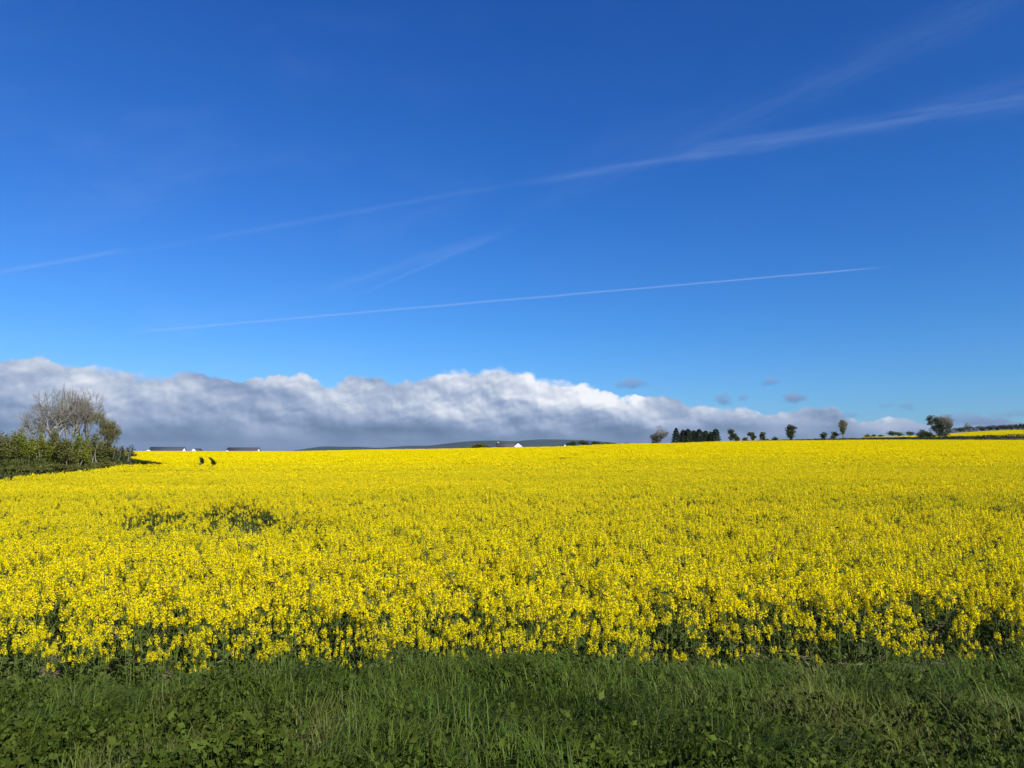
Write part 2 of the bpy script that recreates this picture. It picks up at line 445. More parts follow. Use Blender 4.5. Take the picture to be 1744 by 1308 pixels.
M = dict(
    petal=mat('rapeseed_petals', (.94, .722, .001), (.91, .74, .001), 9, .7, .30, .05, rnd=.22),
    bud=mat('rapeseed_buds', (.22, .30, .03), (.35, .38, .03), 9, .6, .2),
    stem=mat('rapeseed_stems', (.09, .125, .022), (.13, .165, .030), 6, .5, .0, .2),
    rleaf=mat('rapeseed_leaves', (.052, .080, .014), (.085, .115, .022), 4, .55, .2, .2, rnd=.3),
    grass=mat('grass_blades', (.052, .088, .006), (.078, .108, .010), 2.2, .5, .26, .16, rnd=.55, third=(.105, .115, .022)),
    straw=mat('dry_blades', (.105, .115, .020), (.08, .10, .015), 3, .5, .1, .15, rnd=.3),
    weed=mat('weed_leaves', (.046, .070, .008), (.070, .094, .012), 3, .7, .2, .08, rnd=.35),
    bark=mat('grey_bark', (.30, .27, .20), (.20, .18, .13), 2, .85, 0, .2),
    twig=mat('twigs', (.27, .25, .20), (.20, .185, .145), 1, .85, 0, .15, rnd=.25),
    budtwig=mat('budding_twigs', (.22, .20, .07), (.17, .16, .06), 1, .8, .15, .15, rnd=.3),
    green1=mat('spring_leaves', (.14, .165, .014), (.185, .195, .020), .7, .6, .25, .15, rnd=.35),
    green2=mat('dull_leaves', (.095, .105, .020), (.13, .13, .028), .7, .6, .2, .15, rnd=.35),
    dark=mat('ivy_leaves', (.036, .052, .012), (.058, .074, .016), .6, .45, .1, .35, rnd=.4),
    conifer=mat('conifer_needles', (.018, .029, .010), (.028, .040, .013), .5, .6, .1, .2, rnd=.35),
    hedge=mat('hedge_leaves', (.034, .048, .011), (.052, .066, .015), .3, .6, .1, .25, rnd=.3),
    white=mat('white_render', (.78, .77, .73), (.72, .71, .68), 1, .8),
    slate=mat('slate_roof', (.050, .055, .062), (.075, .08, .085), 2.5, .75, bump=.2),
    brick=mat('chimney_render', (.45, .42, .38), (.36, .33, .30), 2, .85),
)

# ground sheet: soil under crop, grass elsewhere
def ground_mat():
    m_ = bpy.data.materials.new('ground'); m_.use_nodes = True; nt = m_.node_tree; q = N(nt); bs = nt.nodes['Principled BSDF']
    at_ = q.new('ShaderNodeAttribute'); at_.attribute_name = 'soil'; a2 = q.new('ShaderNodeAttribute'); a2.attribute_name = 'far'
    v = q.new('ShaderNodeNewGeometry').outputs['Position']
    soil = q.mix(q.sstep(q.noise(v, 7, 6, .65), .3, .7), (.085, .062, .040), (.24, .19, .13))
    soil = q.mix(q.sstep(q.noise(v, 1.7, 4, .6), .42, .62), soil, (.045, .065, .022))
    grs = q.mix(q.sstep(q.noise(v, 1.1, 5), .35, .65), (.018, .028, .003), (.032, .042, .006))
    fld = q.mix(q.sstep(q.noise(v, .004, 3), .4, .6), (.055, .085, .030), (.10, .11, .045))
    c = q.mix(X(q, at_.outputs['Fac']), grs, soil); c = q.mix(X(q, a2.outputs['Fac']), c, fld)
    q.put(bs.inputs['Base Color'], c); bs.inputs['Roughness'].default_value = .95; bs.inputs['Specular IOR Level'].default_value = .1
    bp = q.new('ShaderNodeBump'); bp.inputs['Strength'].default_value = .6; bp.inputs['Distance'].default_value = .03; q.put(bp.inputs['Height'], q.noise(v, 18, 6, .7)); nt.links.new(bp.outputs[0], bs.inputs['Normal'])
    return m_


xs = np.sinh(np.linspace(-9.2, 9.2, 361)) * 1.6
ys = np.concatenate([np.linspace(-3000, -40, 8), np.linspace(-30, 2, 9), np.arange(2.2, 14, .2), np.exp(np.linspace(math.log(14), math.log(20000), 260))])
gx, gy = np.meshgrid(xs, ys); gz = ground(gx, gy)
nx_, ny_ = len(xs), len(ys); idx = np.arange(nx_ * ny_).reshape(ny_, nx_)
Q = np.stack([idx[:-1, :-1], idx[:-1, 1:], idx[1:, 1:], idx[1:, :-1]], -1).reshape(-1, 4)
gm = mesh('ground', np.stack([gx, gy, gz], -1).reshape(-1, 3), Q, mats=[ground_mat()], smooth=True)
soil = ((gy > 9.3) & (gy < 243) & ~in_poly(gx, gy, MPa)).astype(np.float32).ravel()
far_ = np.clip((gy - 262) / 20, 0, 1).astype(np.float32).ravel()
for nm, dat in (('soil', soil), ('far', far_)):
    a = gm.attributes.new(nm, 'FLOAT', 'POINT'); a.data.foreach_set('value', dat)
link('ground', gm, kind='structure')

# distant hills
hp = [(-900, 775), (300, 775), (470, 769), (490, 768), (520, 764.5), (550, 761), (585, 760), (620, 760), (645, 762), (670, 761), (700, 760), (735, 759.5), (760, 755), (790, 752.5), (820, 751), (850, 750.5), (872, 753), (890, 750.5), (915, 748.8), (960, 748.6), (1000, 749.5), (1040, 753), (1080, 758), (1130, 763), (1400, 775), (2500, 775)]
hx = np.linspace(-900, 2500, 500); hy = np.interp(hx, [a for a, b in hp], [b for a, b in hp])
hy = np.convolve(np.pad(hy, 2, mode='edge'), [.15, .2, .3, .2, .15], 'valid')
rows_h = []
prof = [(0, 0), (.12, .05), (.3, .22), (.55, .52), (.8, .82), (1., 1.), (1.3, .8), (1.8, 0)]
for a, b in prof:
    D = 7000 + 2600 * a; top_ = np.maximum(CZ + (EYE - hy) / F * 9600 + 10, 0)
    x_ = (hx - CX) / F * D
    rows_h.append(np.stack([x_, D + 260 * np.sin(x_ / 700.) + 0 * x_, top_ * b - 10 + (vnoise(x_, D, 420, 6) - .5) * 26 * (a * (1.8 - a))* (top_ > 14)], -1))
Vh = np.array(rows_h).reshape(-1, 3); ix = np.arange(len(Vh)).reshape(len(prof), -1)
Qh = np.stack([ix[:-1, :-1], ix[:-1, 1:], ix[1:, 1:], ix[1:, :-1]], -1).reshape(-1, 4)
hm = mat('hill_moorland', (.016, .032, .030), (.026, .044, .032), .0016, .95, 0, .05, third=(.05, .075, .035))
link('hills', mesh('hills', Vh, Qh, mats=[hm], smooth=True), kind='structure')


# ------------------------------------------------------------------ rapeseed plants
def flower(g, P, s, r, nrm):
    """four petals round each point"""
    n_ = len(P); d, u_, v_ = frames(nrm); th = r.random(n_) * 6.28
    U = np.cos(th)[:, None] * u_ + np.sin(th)[:, None] * v_; W = np.cross(d, U); s = s[:, None]
    V, Q = [], []
    for k, (a, b) in enumerate(((U, W), (W, -U), (-U, -W), (-W, U))):
        tip = P + a * s * .95 + d * s * .25; l = P + (a * .75 + b * .42) * s + d * s * .2; rr = P + (a * .75 - b * .42) * s + d * s * .2
        V += [P, rr, tip, l]
    V = np.stack(V, 1).reshape(-1, 3)
    g.add(V, np.arange(n_ * 16).reshape(-1, 4), m=0)


def raceme(r, rad, nf, petal):
    """one head of flowers on its own origin (the stem tip is at 0)"""
    g = G(); t = r.random(nf) ** .8; ph = r.random(nf) * 6.28
    z = -t * rad * 3.1 + rad * .45; rr = rad * (.35 + .75 * np.sqrt(np.clip(t, 0, 1)) * (1 - .35 * t)) * (.75 + .35 * r.random(nf))
    P = np.stack([np.cos(ph) * rr, np.sin(ph) * rr, z], 1)
    nr = np.stack([np.cos(ph), np.sin(ph), .75 - .6 * t], 1) + r.normal(size=(nf, 3)) * .25
    flower(g, P, petal * (.8 + .4 * r.random(nf)), r, nr)
    nb = 7; Pb = r.normal(size=(nb, 3)) * rad * .16 + np.array([0, 0, rad * .42])
    tubes(g, Pb - np.array([0, 0, .005]), Pb + np.array([0, 0, .006]), np.full(nb, .0035), np.full(nb, .002), 4, 1)
    for k in range(0, nf, 2): tubes(g, [[0, 0, P[k, 2] - rad * .2]], [P[k]], [.0012], [.0010], 3, 1)
    return g


def plant(r, H, nbr, lod=0, bloom=1.):
    """returns stem G, foliage G, [(raceme G, matrix, location)]; lod 1 is lighter"""
    st, fo, heads = G(), G(), []
    lean = r.normal(size=2) * .05
    pts = [np.array([0, 0, -.03])]; k = 4
    for i in range(1, k + 1): pts.append(np.array([lean[0] * i / k + r.normal() * .008, lean[1] * i / k + r.normal() * .008, H * i / k]))
    rs = np.interp(range(k + 1), [0, k], [.008, .003])
    tubes(st, pts[:-1], pts[1:], rs[:-1], rs[1:], 5 if lod == 0 else 3)
    tips = [(pts[-1], 1.)]
    for b in range(nbr):
        f = .45 + .42 * (b + r.random()) / nbr; p = np.array([lean[0] * f, lean[1] * f, H * f]); a = 2.4 * b + r.random()
        ln = H * (.98 - f) * (.62 + .48 * r.random()) ; out = ln * (.32 + .30 * r.random())
        q1 = p + np.array([math.cos(a) * out * .7, math.sin(a) * out * .7, ln * .45]); q2 = p + np.array([math.cos(a) * out, math.sin(a) * out, ln])
        tubes(st, [p, q1], [q1, q2], [.004, .003], [.003, .0022], 4 if lod == 0 else 3); tips.append((q2, .55 + .4 * r.random()))
        if lod == 0 or b % 2: leaves(fo, np.array([p]), .10, r, .2, ratio=.35)
    nl = 11 if lod == 0 else 6
    f = r.random(nl) * .62 + .04; a = r.random(nl) * 6.28
    nl = nl; Pl = np.stack([lean[0] * f, lean[1] * f, H * f], 1)
    leaves(fo, Pl, .19 * (1.05 - f), r, .1, lean=np.stack([np.cos(a), np.sin(a), .25 - f * 0], 1) * 1.2, ratio=.42)
    for p, s in tips:
        if r.random() > bloom: continue
        if lod == 0: h = raceme(r, .034 * (.7 + .5 * s), int(32 * s) + 7, .0112)
        else: h = raceme(r, .041 * (.7 + .5 * s), int(13 * s) + 5, .0190)
        heads.append((h, p))
    return st, fo, heads


PM = [M['petal'], M['bud']]
# merged plants used by the mass of the crop (never linked, read by the crop's node tree)
def merged(name, r, **k):
    st, fo, hd = plant(r, **k); g = G()
    tmp = G()
    for src, mm in ((st, 2), (fo, 3)):
        Vv = np.concatenate(src.V); tmp_Q = np.concatenate(src.Q); g.add(Vv, tmp_Q, m=mm)
    for h, p in hd: g.addG(h, t=p)
    return g


pn = M['petal'].node_tree; q_ = N(pn); pos_ = q_.new('ShaderNodeNewGeometry').outputs['Position']; mp_ = q_.new('ShaderNodeMapping'); pn.links.new(pos_, mp_.inputs[0]); mp_.inputs['Scale'].default_value = (.16, .9, .05)
dr = q_.noise(mp_.outputs[0], .22, 4, .6); hs_ = [x_ for x_ in pn.nodes if x_.type == 'HUE_SAT'][0]; src_ = hs_.inputs['Color'].links[0].from_socket
pn.links.new(q_.mix(q_.sstep(dr, .40, .68), src_, (.76, .64, .003)), hs_.inputs['Color'])
CM = [M['petal'], M['bud'], M['stem'], M['rleaf']]
variants = []; r1 = np.random.default_rng(3)
for i in range(10): variants.append(bpy.data.objects.new('rapeseed_form', merged('x', r1, H=1.0 + .1 * r1.normal(), nbr=4 + i % 3, lod=0).me('rapeseed_form', CM)))
for i in range(4): variants.append(bpy.data.objects.new('green_form', merged('x', r1, H=.62, nbr=3, lod=0, bloom=.22).me('green_form', CM)))     # 10-13 stunted
LOW = []
for i in range(8):
    g_ = merged('x', r1, H=1.0 + .08 * r1.normal(), nbr=4 + i % 2, lod=1); LOW.append(g_); variants.append(bpy.data.objects.new('rapeseed_form', g_.me('rapeseed_form', CM)))  # 14-21


def lump(r):
    """a far plant: a few curled yellow faces over dark stalks"""
    g = G(); k = 5; a = r.random(k) * 6.28; rr = r.random(k) * .17
    P = np.stack([np.cos(a) * rr, np.sin(a) * rr, .98 - r.random(k) * .16], 1)
    for p in P[:2]: quadleaves(g, p[None] - [0, 0, .10], .07, r, 3)
    for p in P:
        m_ = 4; Pq = p + r.normal(size=(m_, 3)) * np.array([.022, .022, .035]); quadleaves(g, Pq, .075, r, 0)
    tubes(g, [[0, 0, 0]], [[0, 0, .85]], [.03], [.05], 3, 3)
    return g


LUMP = [lump(r1) for _ in range(12)]
PS = 4.0
for i in range(5):                                # 22-26: square patches of far crop
    g_ = G(); nn = 230
    for k in range(nn):
        a = r1.random() * 6.28; c, s = math.cos(a), math.sin(a); sc_ = .88 + .2 * r1.random()
        g_.addG(LUMP[r1.integers(12)], np.array([[c, -s, 0], [s, c, 0], [0, 0, 1]]) * sc_, (r1.random() * PS - PS / 2, r1.random() * PS - PS / 2, 0))
    variants.append(bpy.data.objects.new('crop_patch', g_.me('crop_patch', CM)))
for g_ in LUMP[:6]: variants.append(bpy.data.objects.new('rapeseed_form', g_.me('rapeseed_form', CM)))   # 27-32


def in_view(x, y, m_=.04, near=1.5): return np.abs(x) < (.687 + m_) * y + near


def scatter(y0, y1, dens, seed):
    r = np.random.default_rng(seed); w_ = .73 * y1 + 2; n_ = int(2 * w_ * (y1 - y0) * dens)
    x = (r.random(n_) * 2 - 1) * w_; y = y0 + r.random(n_) * (y1 - y0)
    k = in_view(x, y) & ~in_poly(x, y, MPa) & (y > front(x)); x, y = x[k], y[k]
    return x, y, r


PX, PY, PVID, PS_, PROT = [], [], [], [], []
def push(x, y, v, s, rot):
    PX.append(x); PY.append(y); PVID.append(v); PS_.append(s); PROT.append(rot)

# nearest 300 become real objects
x, y, r = scatter(8.2, 16, 20, 101)
c = cover(x, y); u_ = r.random(len(x))
kind_ = np.where(u_ < c, 0, np.where(u_ < c + .35 * (1 - c) + .02, 1, 2))
k = kind_ < 2; x, y, kind_, c = x[k], y[k], kind_[k], c[k]
dist = np.hypot(x, y * 1.0); vis = (np.abs(x) < .70 * y) & (kind_ == 0)
edge_d = y - front(x)
rank = np.argsort(np.where(vis, y + 0 * x, 99)); indiv = rank[:300]
mask = np.zeros(len(x), bool); mask[indiv] = True
IND = [(x[i], y[i], c[i], edge_d[i]) for i in indiv]
def hscale(y_, c_, e_, r_): return (.46 + .54 * np.clip(e_ / 1.5, 0, 1) ** .8) * (.80 + .20 * np.clip(c_ * 1.4, 0, 1)) * (.82 + .28 * r_)
q = ~mask
push(x[q], y[q], np.where(kind_[q] == 0, r.integers(0, 10, q.sum()), r.integers(10, 14, q.sum())), hscale(y[q], c[q], edge_d[q], r.random(q.sum())), r.random(q.sum()) * 6.28)
for (a, b, de, lo, hi, sd_) in ((16, 22, 19, 0, 10, 102), (22, 34, 21, 0, 10, 104), (34, 96, 17, 14, 22, 103)):
    x, y, r = scatter(a, b, de, sd_); c = cover(x, y); u_ = r.random(len(x))
    kd = np.where(u_ < c, 0, np.where(u_ < c + .4 * np.clip(1 - c, 0, 1) * (c >= 0), 1, 2)); k = kd < 2; x, y, kd, c = x[k], y[k], kd[k], c[k]
    vi = np.where(kd == 0, r.integers(lo, hi, len(x)), r.integers(10, 14, len(x)))
    if a == 34: vi = np.where((kd == 0) & (r.random(len(x)) < (y - 50) / 46), r.integers(27, 33, len(x)), vi)
    push(x, y, vi, hscale(y, c, 9, r.random(len(x))) * np.where(vi > 26, 1.05, 1), r.random(len(x)) * 6.28)
# far patches; the cells on the field's edge and over the tramlines are filled plant by plant
r = np.random.default_rng(77)
cx_, cy_ = np.meshgrid(np.arange(-190, 190, PS) + PS / 2, np.arange(96, 244, PS) + PS / 2); cx_, cy_ = cx_.ravel(), cy_.ravel()
k = in_view(cx_, cy_, .04, 5); cx_, cy_ = cx_[k], cy_[k]
corner = np.stack([in_poly(cx_ + a, cy_ + b, MPa) for a in (-2.2, 0, 2.2) for b in (-2.2, 0, 2.2)], 0)
ntr = np.minimum(seg_d(cx_, cy_, trk[0]), seg_d(cx_, cy_, trk[1])) < 3.4
allin = corner.all(0); mixed = (corner.any(0) & ~allin) | (ntr & ~allin); full = ~corner.any(0) & ~ntr
push(cx_[full], cy_[full], r.integers(22, 27, full.sum()), 1.06 + .08 * vnoise(cx_[full], cy_[full], 9, 5), r.integers(0, 4, full.sum()) * math.pi / 2)
nn = 230; X_ = (cx_[mixed][:, None] + (r.random((mixed.sum(), nn)) - .5) * PS).ravel(); Y_ = (cy_[mixed][:, None] + (r.random((mixed.sum(), nn)) - .5) * PS).ravel()
k = ~in_poly(X_, Y_, MPa)
for L in trk: k &= seg_d(X_, Y_, L) > .40
push(X_[k], Y_[k], r.integers(27, 33, k.sum()), 1.04 + .1 * r.random(k.sum()), r.random(k.sum()) * 6.28)


def crop_object(name, X_, Y_, Vi, Sc, Ro, label_kind='stuff'):
    z = ground(X_, Y_); me = mesh(name, np.stack([X_, Y_, z], 1))
    for nm, ty, d_ in (('vid', 'INT', Vi), ('scl', 'FLOAT', Sc), ('rot', 'FLOAT', Ro)):
        a = me.attributes.new(nm, ty, 'POINT'); a.data.foreach_set('value', np.asarray(d_, np.int32 if ty == 'INT' else np.float32))
    o = link(name, me, kind=label_kind)
    ng = bpy.data.node_groups.new(name, 'GeometryNodeTree')
    ng.interface.new_socket('Geometry', in_out='INPUT', socket_type='NodeSocketGeometry'); ng.interface.new_socket('Geometry', in_out='OUTPUT', socket_type='NodeSocketGeometry')
    nd = ng.nodes; gi = nd.new('NodeGroupInput'); go = nd.new('NodeGroupOutput'); jn = nd.new('GeometryNodeJoinGeometry'); ip = nd.new('GeometryNodeInstanceOnPoints')
    for v in reversed(variants):
        oi = nd.new('GeometryNodeObjectInfo'); oi.inputs[0].default_value = v; ti = nd.new('GeometryNodeGeometryToInstance')
        ng.links.new(oi.outputs['Geometry'], ti.inputs[0]); ng.links.new(ti.outputs[0], jn.inputs[0])
    def attr(nm, ty):
        a = nd.new('GeometryNodeInputNamedAttribute'); a.data_type = ty; a.inputs[0].default_value = nm; return a.outputs[0]
    cb = nd.new('ShaderNodeCombineXYZ'); ng.links.new(attr('rot', 'FLOAT'), cb.inputs[2])
    ng.links.new(gi.outputs[0], ip.inputs['Points']); ng.links.new(jn.outputs[0], ip.inputs['Instance']); ip.inputs['Pick Instance'].default_value = True
    ng.links.new(attr('vid', 'INT'), ip.inputs['Instance Index']); ng.links.new(cb.outputs[0], ip.inputs['Rotation']); ng.links.new(attr('scl', 'FLOAT'), ip.inputs['Scale'])
    ng.links.new(ip.outputs[0], go.inputs[0])
    md = o.modifiers.new('crop', 'NODES'); md.node_group = ng
    return o


crop_object('rapeseed_crop', *[np.concatenate(a) for a in (PX, PY, PVID, PS_, PROT)])
# the second rapeseed field on the rise behind the hedge bank
cx_, cy_ = np.meshgrid(np.arange(100, 340, PS) + PS / 2, np.arange(284, 432, PS) + PS / 2); cx_, cy_ = cx_.ravel(), cy_.ravel()
pxx = CX + cx_ / cy_ * F; lim = np.interp(cy_, [284, 350, 400, 432], [1500, 1490, 1480, 1470])
k = (pxx > lim) & (pxx < 1800)
crop_object('far_rapeseed_crop', cx_[k], cy_[k], r.integers(22, 27, k.sum()), np.ones(k.sum()), r.integers(0, 4, k.sum()) * math.pi / 2)

# individual plants along the front edge
protos = []; r2 = np.random.default_rng(21)
for i in range(12):
    st, fo, hd = plant(r2, H=1.0 + .09 * r2.normal(), nbr=4 + i % 3, lod=0)
    protos.append((st.me('stem', [M['stem']]), fo.me('foliage', [M['rleaf']]), [(h.me('flower_head', PM), tuple(p)) for h, p in hd]))
for i, (x, y, c_, e_) in enumerate(sorted(IND, key=lambda a: a[1])):
    p = protos[i % 12]; s = float(hscale(y, c_, e_, random.random()))
    if e_ < 1.2: lab, grp = 'yellow-flowering rapeseed plant standing in the frontmost fringe of the crop beside the roadside grass', 'rapeseed plants in the front fringe'
    else: lab, grp = 'tall yellow-flowering rapeseed plant just behind the front fringe of the crop', 'rapeseed plants behind the front fringe'
    if x > 2.0 and e_ < 1.3: lab, grp = 'short rapeseed plant at the thin, gappy right-hand front edge of the crop', 'short rapeseed plants at the right-hand front edge'
    root = empty('rapeseed_plant', (x, y, float(ground(x, y))), lab, 'rapeseed plant', grp)
    root.rotation_euler = (random.gauss(0, .05), random.gauss(0, .05), random.random() * 6.28); root.scale = (s, s, s)
    link('stem', p[0], root); link('foliage', p[1], root)
    for hme, hp_ in p[2]:
        h = link('flower_head', hme, root); h.location = hp_

# ------------------------------------------------------------------ roadside verge
def blades(P, H, W, r, bend=.6, m=0, dirv=None):
    """curved tapering blades, four rings each"""
    n_ = len(P); a = r.random(n_) * 6.28; hd = np.stack([np.cos(a), np.sin(a), 0 * a], 1)
    if dirv is not None: hd = hd * .8 + dirv; hd /= np.linalg.norm(hd, axis=1, keepdims=True)
    sd_ = np.stack([-hd[:, 1], hd[:, 0], 0 * a], 1); tw = r.normal(size=n_) * .5
    sd_ = sd_ * np.cos(tw)[:, None] + np.array([0, 0, 1]) * np.sin(tw)[:, None] * .4
    b = bend * (.3 + 1.1 * r.random(n_)); V = []
    for t_, wt in ((0, .7), (.35, 1), (.7, .7), (1, .06)):
        up = np.sin(t_ * b * 1.3) / (b * 1.3); ou = (1 - np.cos(t_ * b * 1.3)) / (b * 1.3)
        c_ = P + np.stack([hd[:, 0] * ou * H, hd[:, 1] * ou * H, up * H], 1); V += [c_ - sd_ * (W * wt / 2)[:, None], c_ + sd_ * (W * wt / 2)[:, None]]
    V = np.stack(V, 1).reshape(-1, 3)
    q = np.array([[0, 1, 3, 2], [2, 3, 5, 4], [4, 5, 7, 6]]); Qb = (q[None] + (np.arange(n_) * 8)[:, None, None]).reshape(-1, 4)
    return V, Qb


r = np.random.default_rng(8)
def vpoints(n_, y0=3.3, y1=9.6):
    y = y0 + (y1 - y0) * r.random(n_); x = (r.random(n_) * 2 - 1) * (.72 * y + .8); return x, y
g = G(); gd = G()
# tussocks
x, y = vpoints(5200, 3.4, 9.5)
wd = vnoise(x, y, .9, 31) * .6 + vnoise(x, y, .35, 32) * .4
wl = np.clip((wd - .5) / .12, 0, 1) * np.clip(1.25 - (y - 4) / 4.5, 0, 1) * np.where(x < .8, 1, .3)   # 1 = leafy weeds, 0 = grass
nb = 15
hole = np.clip((vnoise(x, y, .42, 55) * .6 + vnoise(x, y, .8, 56) * .4 - .60) / .08, 0, 1) * np.clip((7.2 - y) / 1.5, 0, 1); k = (r.random(len(x)) > wl * .8) & (r.random(len(x)) > hole * .9); x, y = x[k], y[k]; th = .12 + .34 * vnoise(x, y, .55, 41) ** 1.6 + .08 * r.random(len(x))
th *= np.interp(y, [3, 8, 9.5], [.9, 1.0, .75])
bx = (x[:, None] + r.normal(size=(len(x), nb)) * .05).ravel(); by = (y[:, None] + r.normal(size=(len(x), nb)) * .05).ravel()
bz = ground(bx, by) - .02; H_ = (th[:, None] * (.6 + .6 * r.random((len(x), nb)))).ravel()
wa = vnoise(bx, by, .9, 71) * 5.0 - 1.6; wind = np.stack([np.cos(wa), np.sin(wa), 0 * wa], 1) * .9
V, Qb = blades(np.stack([bx, by, bz], 1), H_, .0055 + .004 * r.random(len(bx)), r, 2.5, dirv=wind); g.add(V, Qb)
# short under-growth
x, y = vpoints(60000, 3.4, 9.9); k = r.random(len(x)) < np.clip(vnoise(x, y, .45, 91) * 2.2 - .35, .05, 1) * (1 - .93 * np.clip((vnoise(x, y, .42, 55) * .6 + vnoise(x, y, .8, 56) * .4 - .60) / .08, 0, 1)); x, y = x[k], y[k]; V, Qb = blades(np.stack([x, y, ground(x, y) - .01], 1), .05 + .10 * r.random(len(x)), .005 + .004 * r.random(len(x)), r, 1.2); g.add(V, Qb)
# dry blades
x, y = vpoints(900); wind = np.array([[.6, .1, 0]]); V, Qb = blades(np.stack([x, y, ground(x, y) - .01], 1), .25 + .25 * r.random(len(x)), .004 + .003 * r.random(len(x)), r, 2.6, dirv=wind); g.add(V, Qb, m=1)
link('verge_grass', g.me('verge_grass', [M['grass'], M['straw']]), kind='stuff')
# leafy weeds: leaves carried in low mounds
g = G(); x, y = vpoints(9500, 3.4, 9.3)
wd = vnoise(x, y, .9, 31) * .6 + vnoise(x, y, .35, 32) * .4
wl = np.clip((wd - .46) / .14, 0, 1) * np.clip(1.25 - (y - 4) / 4.5, .12, 1)
wl = wl * np.where(x > .8, .3, 1.); k = r.random(len(x)) < wl + .03; x, y = x[k], y[k]; hh = .10 + .2 * vnoise(x, y, .4, 51)
nl = 9
P = np.stack([(x[:, None] + r.normal(size=(len(x), nl)) * .06), (y[:, None] + r.normal(size=(len(x), nl)) * .06), ground(x, y)[:, None] + hh[:, None] * (.25 + .8 * r.random((len(x), nl)))], -1).reshape(-1, 3)
leaves(g, P, .030 + .035 * r.random(len(P)), r, .35, ratio=.62)
tubes(g, np.stack([x, y, ground(x, y) - .02], 1), np.stack([x, y, ground(x, y) + hh], 1), np.full(len(x), .003), np.full(len(x), .002), 3)
link('verge_weeds', g.me('verge_weeds', [M['weed']]), kind='stuff')
# seedlings and low weeds on the bare soil at the field edge
g = G(); n_ = 11000; x = (r.random(n_) * 2 - 1) * 12; y = front(x) - .7 + r.random(n_) ** 1.2 * 4.2
k = r.random(n_) < np.where(x > 1.2, .7, .85) * (.3 + .9 * vnoise(x, y, .5, 61)); x, y = x[k], y[k]
P = np.stack([(x[:, None] + r.normal(size=(len(x), 6)) * .04), (y[:, None] + r.normal(size=(len(x), 6)) * .04), ground(x, y)[:, None] + .02 + .14 * r.random((len(x), 6))], -1).reshape(-1, 3)
leaves(g, P, .06, r, .5, ratio=.5)
link('field_edge_weeds', g.me('field_edge_weeds', [M['rleaf']]), kind='stuff')
# rough grass on the left-hand margin below the hedge
g = G(); n_ = 90000; y = 42 + 120 * r.random(n_) ** 1.5; x = -(.35 + .42 * r.random(n_)) * y
k = in_poly(x, y, MPa); x, y = x[k], y[k]
V, Qb = blades(np.stack([x, y, ground(x, y)], 1), .28 + .3 * r.random(len(x)), .05 + .05 * r.random(len(x)), r, 1.8); g.add(V, Qb)
mg = mat('margin_grass', (.062, .076, .011), (.085, .094, .016), .3, .6, .2, .2, rnd=.3)
link('margin_grass', g.me('margin_grass', [mg]), kind='stuff')


# ------------------------------------------------------------------ trees
def branch_tree(r, H, trunk_h, spread, r0, levels=5, fork=(2, 3), up=.25, lenf=.74, ang=.55, trunks=1, twiggy=3):
    """returns (trunk G, twig G) built from the ground at the origin"""
    gt, gw = G(), G(); seg = []
    def grow(p, d, L, rad, lv):
        k = 3 if lv < 3 else 2
        for i in range(k):
            d2 = d + r.normal(size=3) * .13; d2[2] += up * .12; d2 /= np.linalg.norm(d2)
            q = p + d2 * L / k; rb = rad * (1 - .28 * (i + 1) / k); seg.append((p, q, rad * (1 - .28 * i / k), rb, lv)); p, d = q, d2
            if lv < levels and (r.random() < .5 if lv else i > 0):
                child(p, d, L * (.6 if lv else .95), rb * .5, lv + 1)
        if lv < levels:
            for _ in range(r.integers(*fork) + (lv == 0)): child(p, d, L * lenf, rad * .64, lv + 1)
    def child(p, d, L, rad, lv):
        a = rand_dirs(1, r)[0]; a -= d * a.dot(d); a /= np.linalg.norm(a) + 1e-6; th = ang * (.6 + .7 * r.random())
        nd_ = d * math.cos(th) + a * math.sin(th) * spread; nd_[2] += up * .3; nd_ /= np.linalg.norm(nd_)
        grow(p, nd_, L * (.8 + .35 * r.random()), rad, lv)
    for t_ in range(trunks):
        a = t_ * 6.28 / max(trunks, 1) + r.random(); tilt = 0 if trunks == 1 else .25
        grow(np.array([math.cos(a) * .2 * (trunks > 1), math.sin(a) * .2 * (trunks > 1), -.1]), np.array([math.cos(a) * tilt, math.sin(a) * tilt, 1.]), trunk_h, r0, 0)
    P0 = np.array([s[0] for s in seg]); P1 = np.array([s[1] for s in seg]); a0 = np.array([s[2] for s in seg]); a1 = np.array([s[3] for s in seg]); lv = np.array([s[4] for s in seg])
    zmax = np.percentile(P1[:, 2], 98.8); f = H / zmax; P0 *= f; P1 *= f
    k = lv <= 2; tubes(gt, P0[k], P1[k], a0[k], a1[k], 6)
    k = lv > 2; tubes(gw, P0[k], P1[k], np.maximum(a0[k], .012), np.maximum(a1[k], .008), 3)
    # twigs at the ends
    e = P1[lv >= levels - 1]; d0 = (P1 - P0)[lv >= levels - 1]; e = np.repeat(e, twiggy, 0); d0 = np.repeat(d0, twiggy, 0)
    d0 /= np.linalg.norm(d0, axis=1, keepdims=True); dd = d0 + rand_dirs(len(e), r) * .8; L = .28 * H / 7 * (.5 + r.random(len(e)))
    tubes(gw, e, e + dd * L[:, None], np.full(len(e), .010), np.full(len(e), .005), 3)
    return gt, gw, P1[lv >= 3]


